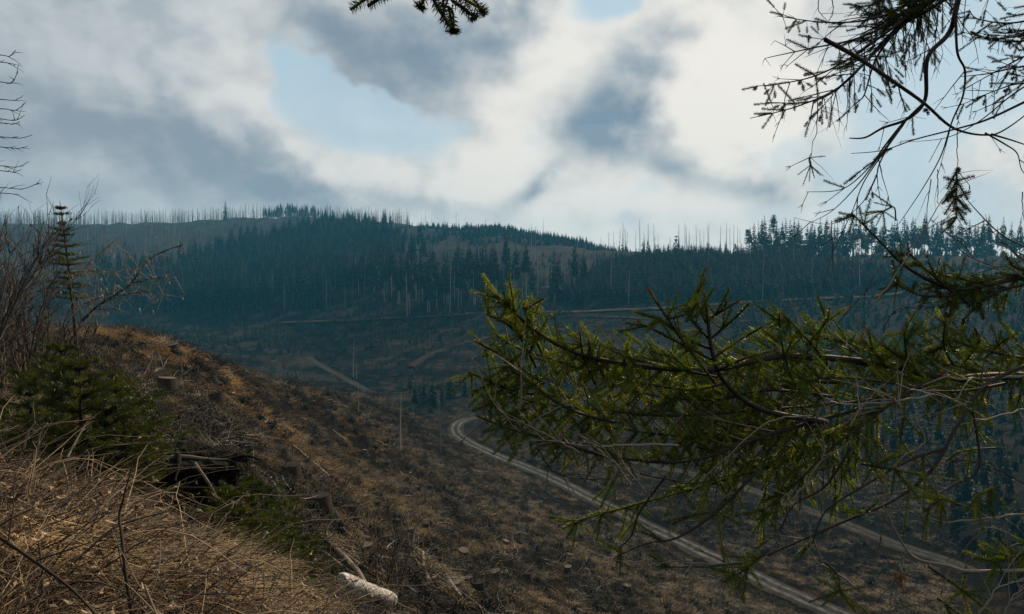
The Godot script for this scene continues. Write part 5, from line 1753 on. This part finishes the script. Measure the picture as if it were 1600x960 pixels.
	var sp := on_ground(sc.x, sc.y)
	sapling(sp, (col(sp).y - 314.0) / F * 16.0, 0.5, 0.4, 650, "thin young spruce with a sparse narrow crown rising from the thicket", "", {"arms": 7, "gaps": 0.34, "whorl": 0.12, "rise": 0.16, "lean": Vector3(-0.09, 0, 0), "tone": 0.4, "seg": 0.14, "puff": 0.15})
	var bush := {"arms": 6, "gaps": 0.2, "whorl": 0.12, "rise": 0.4, "tone": 0.3, "seg": 0.15}
	for q in [[50, 742, 0.95, 0.75, "low green spruce sapling at the left below the thicket"], [128, 775, 1.2, 0.8, "broad green spruce sapling in the middle of the left-hand group"], [172, 795, 0.95, 0.6, "green spruce sapling left of the rotten root plate"], [196, 800, 0.75, 0.5, "small green sapling touching the rotten root plate"], [100, 705, 1.2, 0.75, "green spruce sapling at the back of the left-hand group"], [185, 735, 1.1, 0.7, "green sapling right at the back of the left-hand group"],
		[372, 890, 0.78, 0.58, "dark green sapling just below the root plate"], [398, 896, 0.98, 0.7, "dark green sapling in the middle of the lower clump"], [448, 910, 0.82, 0.65, "low dark green sapling near the left end of the fallen log"], [480, 912, 0.65, 0.45, "smallest green sapling beside the left end of the fallen log"]]:
		sapling(hit(q[0], q[1], 3.0), q[2], q[3], 0.08, 660 + int(q[0]), q[4], "green spruce saplings on the near bank", bush)

# ---------------------------------------------------------------- everything
func _ready() -> void:
	var cam := Camera3D.new()
	cam.name = "camera"
	cam.fov = rad_to_deg(2.0 * atan(480.0 / F))
	cam.near = 0.05
	cam.far = 6000.0
	cam.transform = Transform3D(cam_basis, Vector3.ZERO)
	add_child(cam)
	cam.current = true
	var env := Environment.new()
	env.background_mode = Environment.BG_SKY
	env.sky = make_sky()
	env.sky_rotation = Vector3(0, PI, 0)
	env.tonemap_mode = Environment.TONE_MAPPER_LINEAR
	env.tonemap_exposure = 1.0
	env.fog_enabled = true
	env.fog_light_color = Color(0.34, 0.71, 0.88)
	env.fog_density = 0.00022
	env.sdfgi_enabled = true
	env.ssao_enabled = true
	env.ssil_enabled = true
	var we := WorldEnvironment.new()
	we.name = "world_environment"
	we.environment = env
	add_child(we)
	var sun := DirectionalLight3D.new()
	sun.name = "sun"
	sun.light_energy = 1.6
	sun.light_color = Color(1.0, 0.9, 0.76)
	sun.light_angular_distance = 0.5
	sun.shadow_enabled = true
	sun.sky_mode = DirectionalLight3D.SKY_MODE_LIGHT_ONLY
	var az := deg_to_rad(38.0)
	var el := deg_to_rad(30.0)
	sun.look_at_from_position(Vector3.ZERO, -Vector3(sin(az) * cos(el), sin(el), -cos(az) * cos(el)))
	add_child(sun)

	n_fine.seed = 5; n_fine.frequency = 0.55; n_fine.fractal_octaves = 4
	n_mid.seed = 6; n_mid.frequency = 0.12; n_mid.fractal_octaves = 5
	n_big.seed = 7; n_big.frequency = 0.016; n_big.fractal_octaves = 5
	n_patch.seed = 8; n_patch.frequency = 0.05; n_patch.fractal_octaves = 5
	make_materials()
	solve_land()
	lay_roads()
	make_ground()
	make_roads()
	make_forest()
	make_slope()
	make_near_spruce()
	make_overhang()
	make_near_ground()
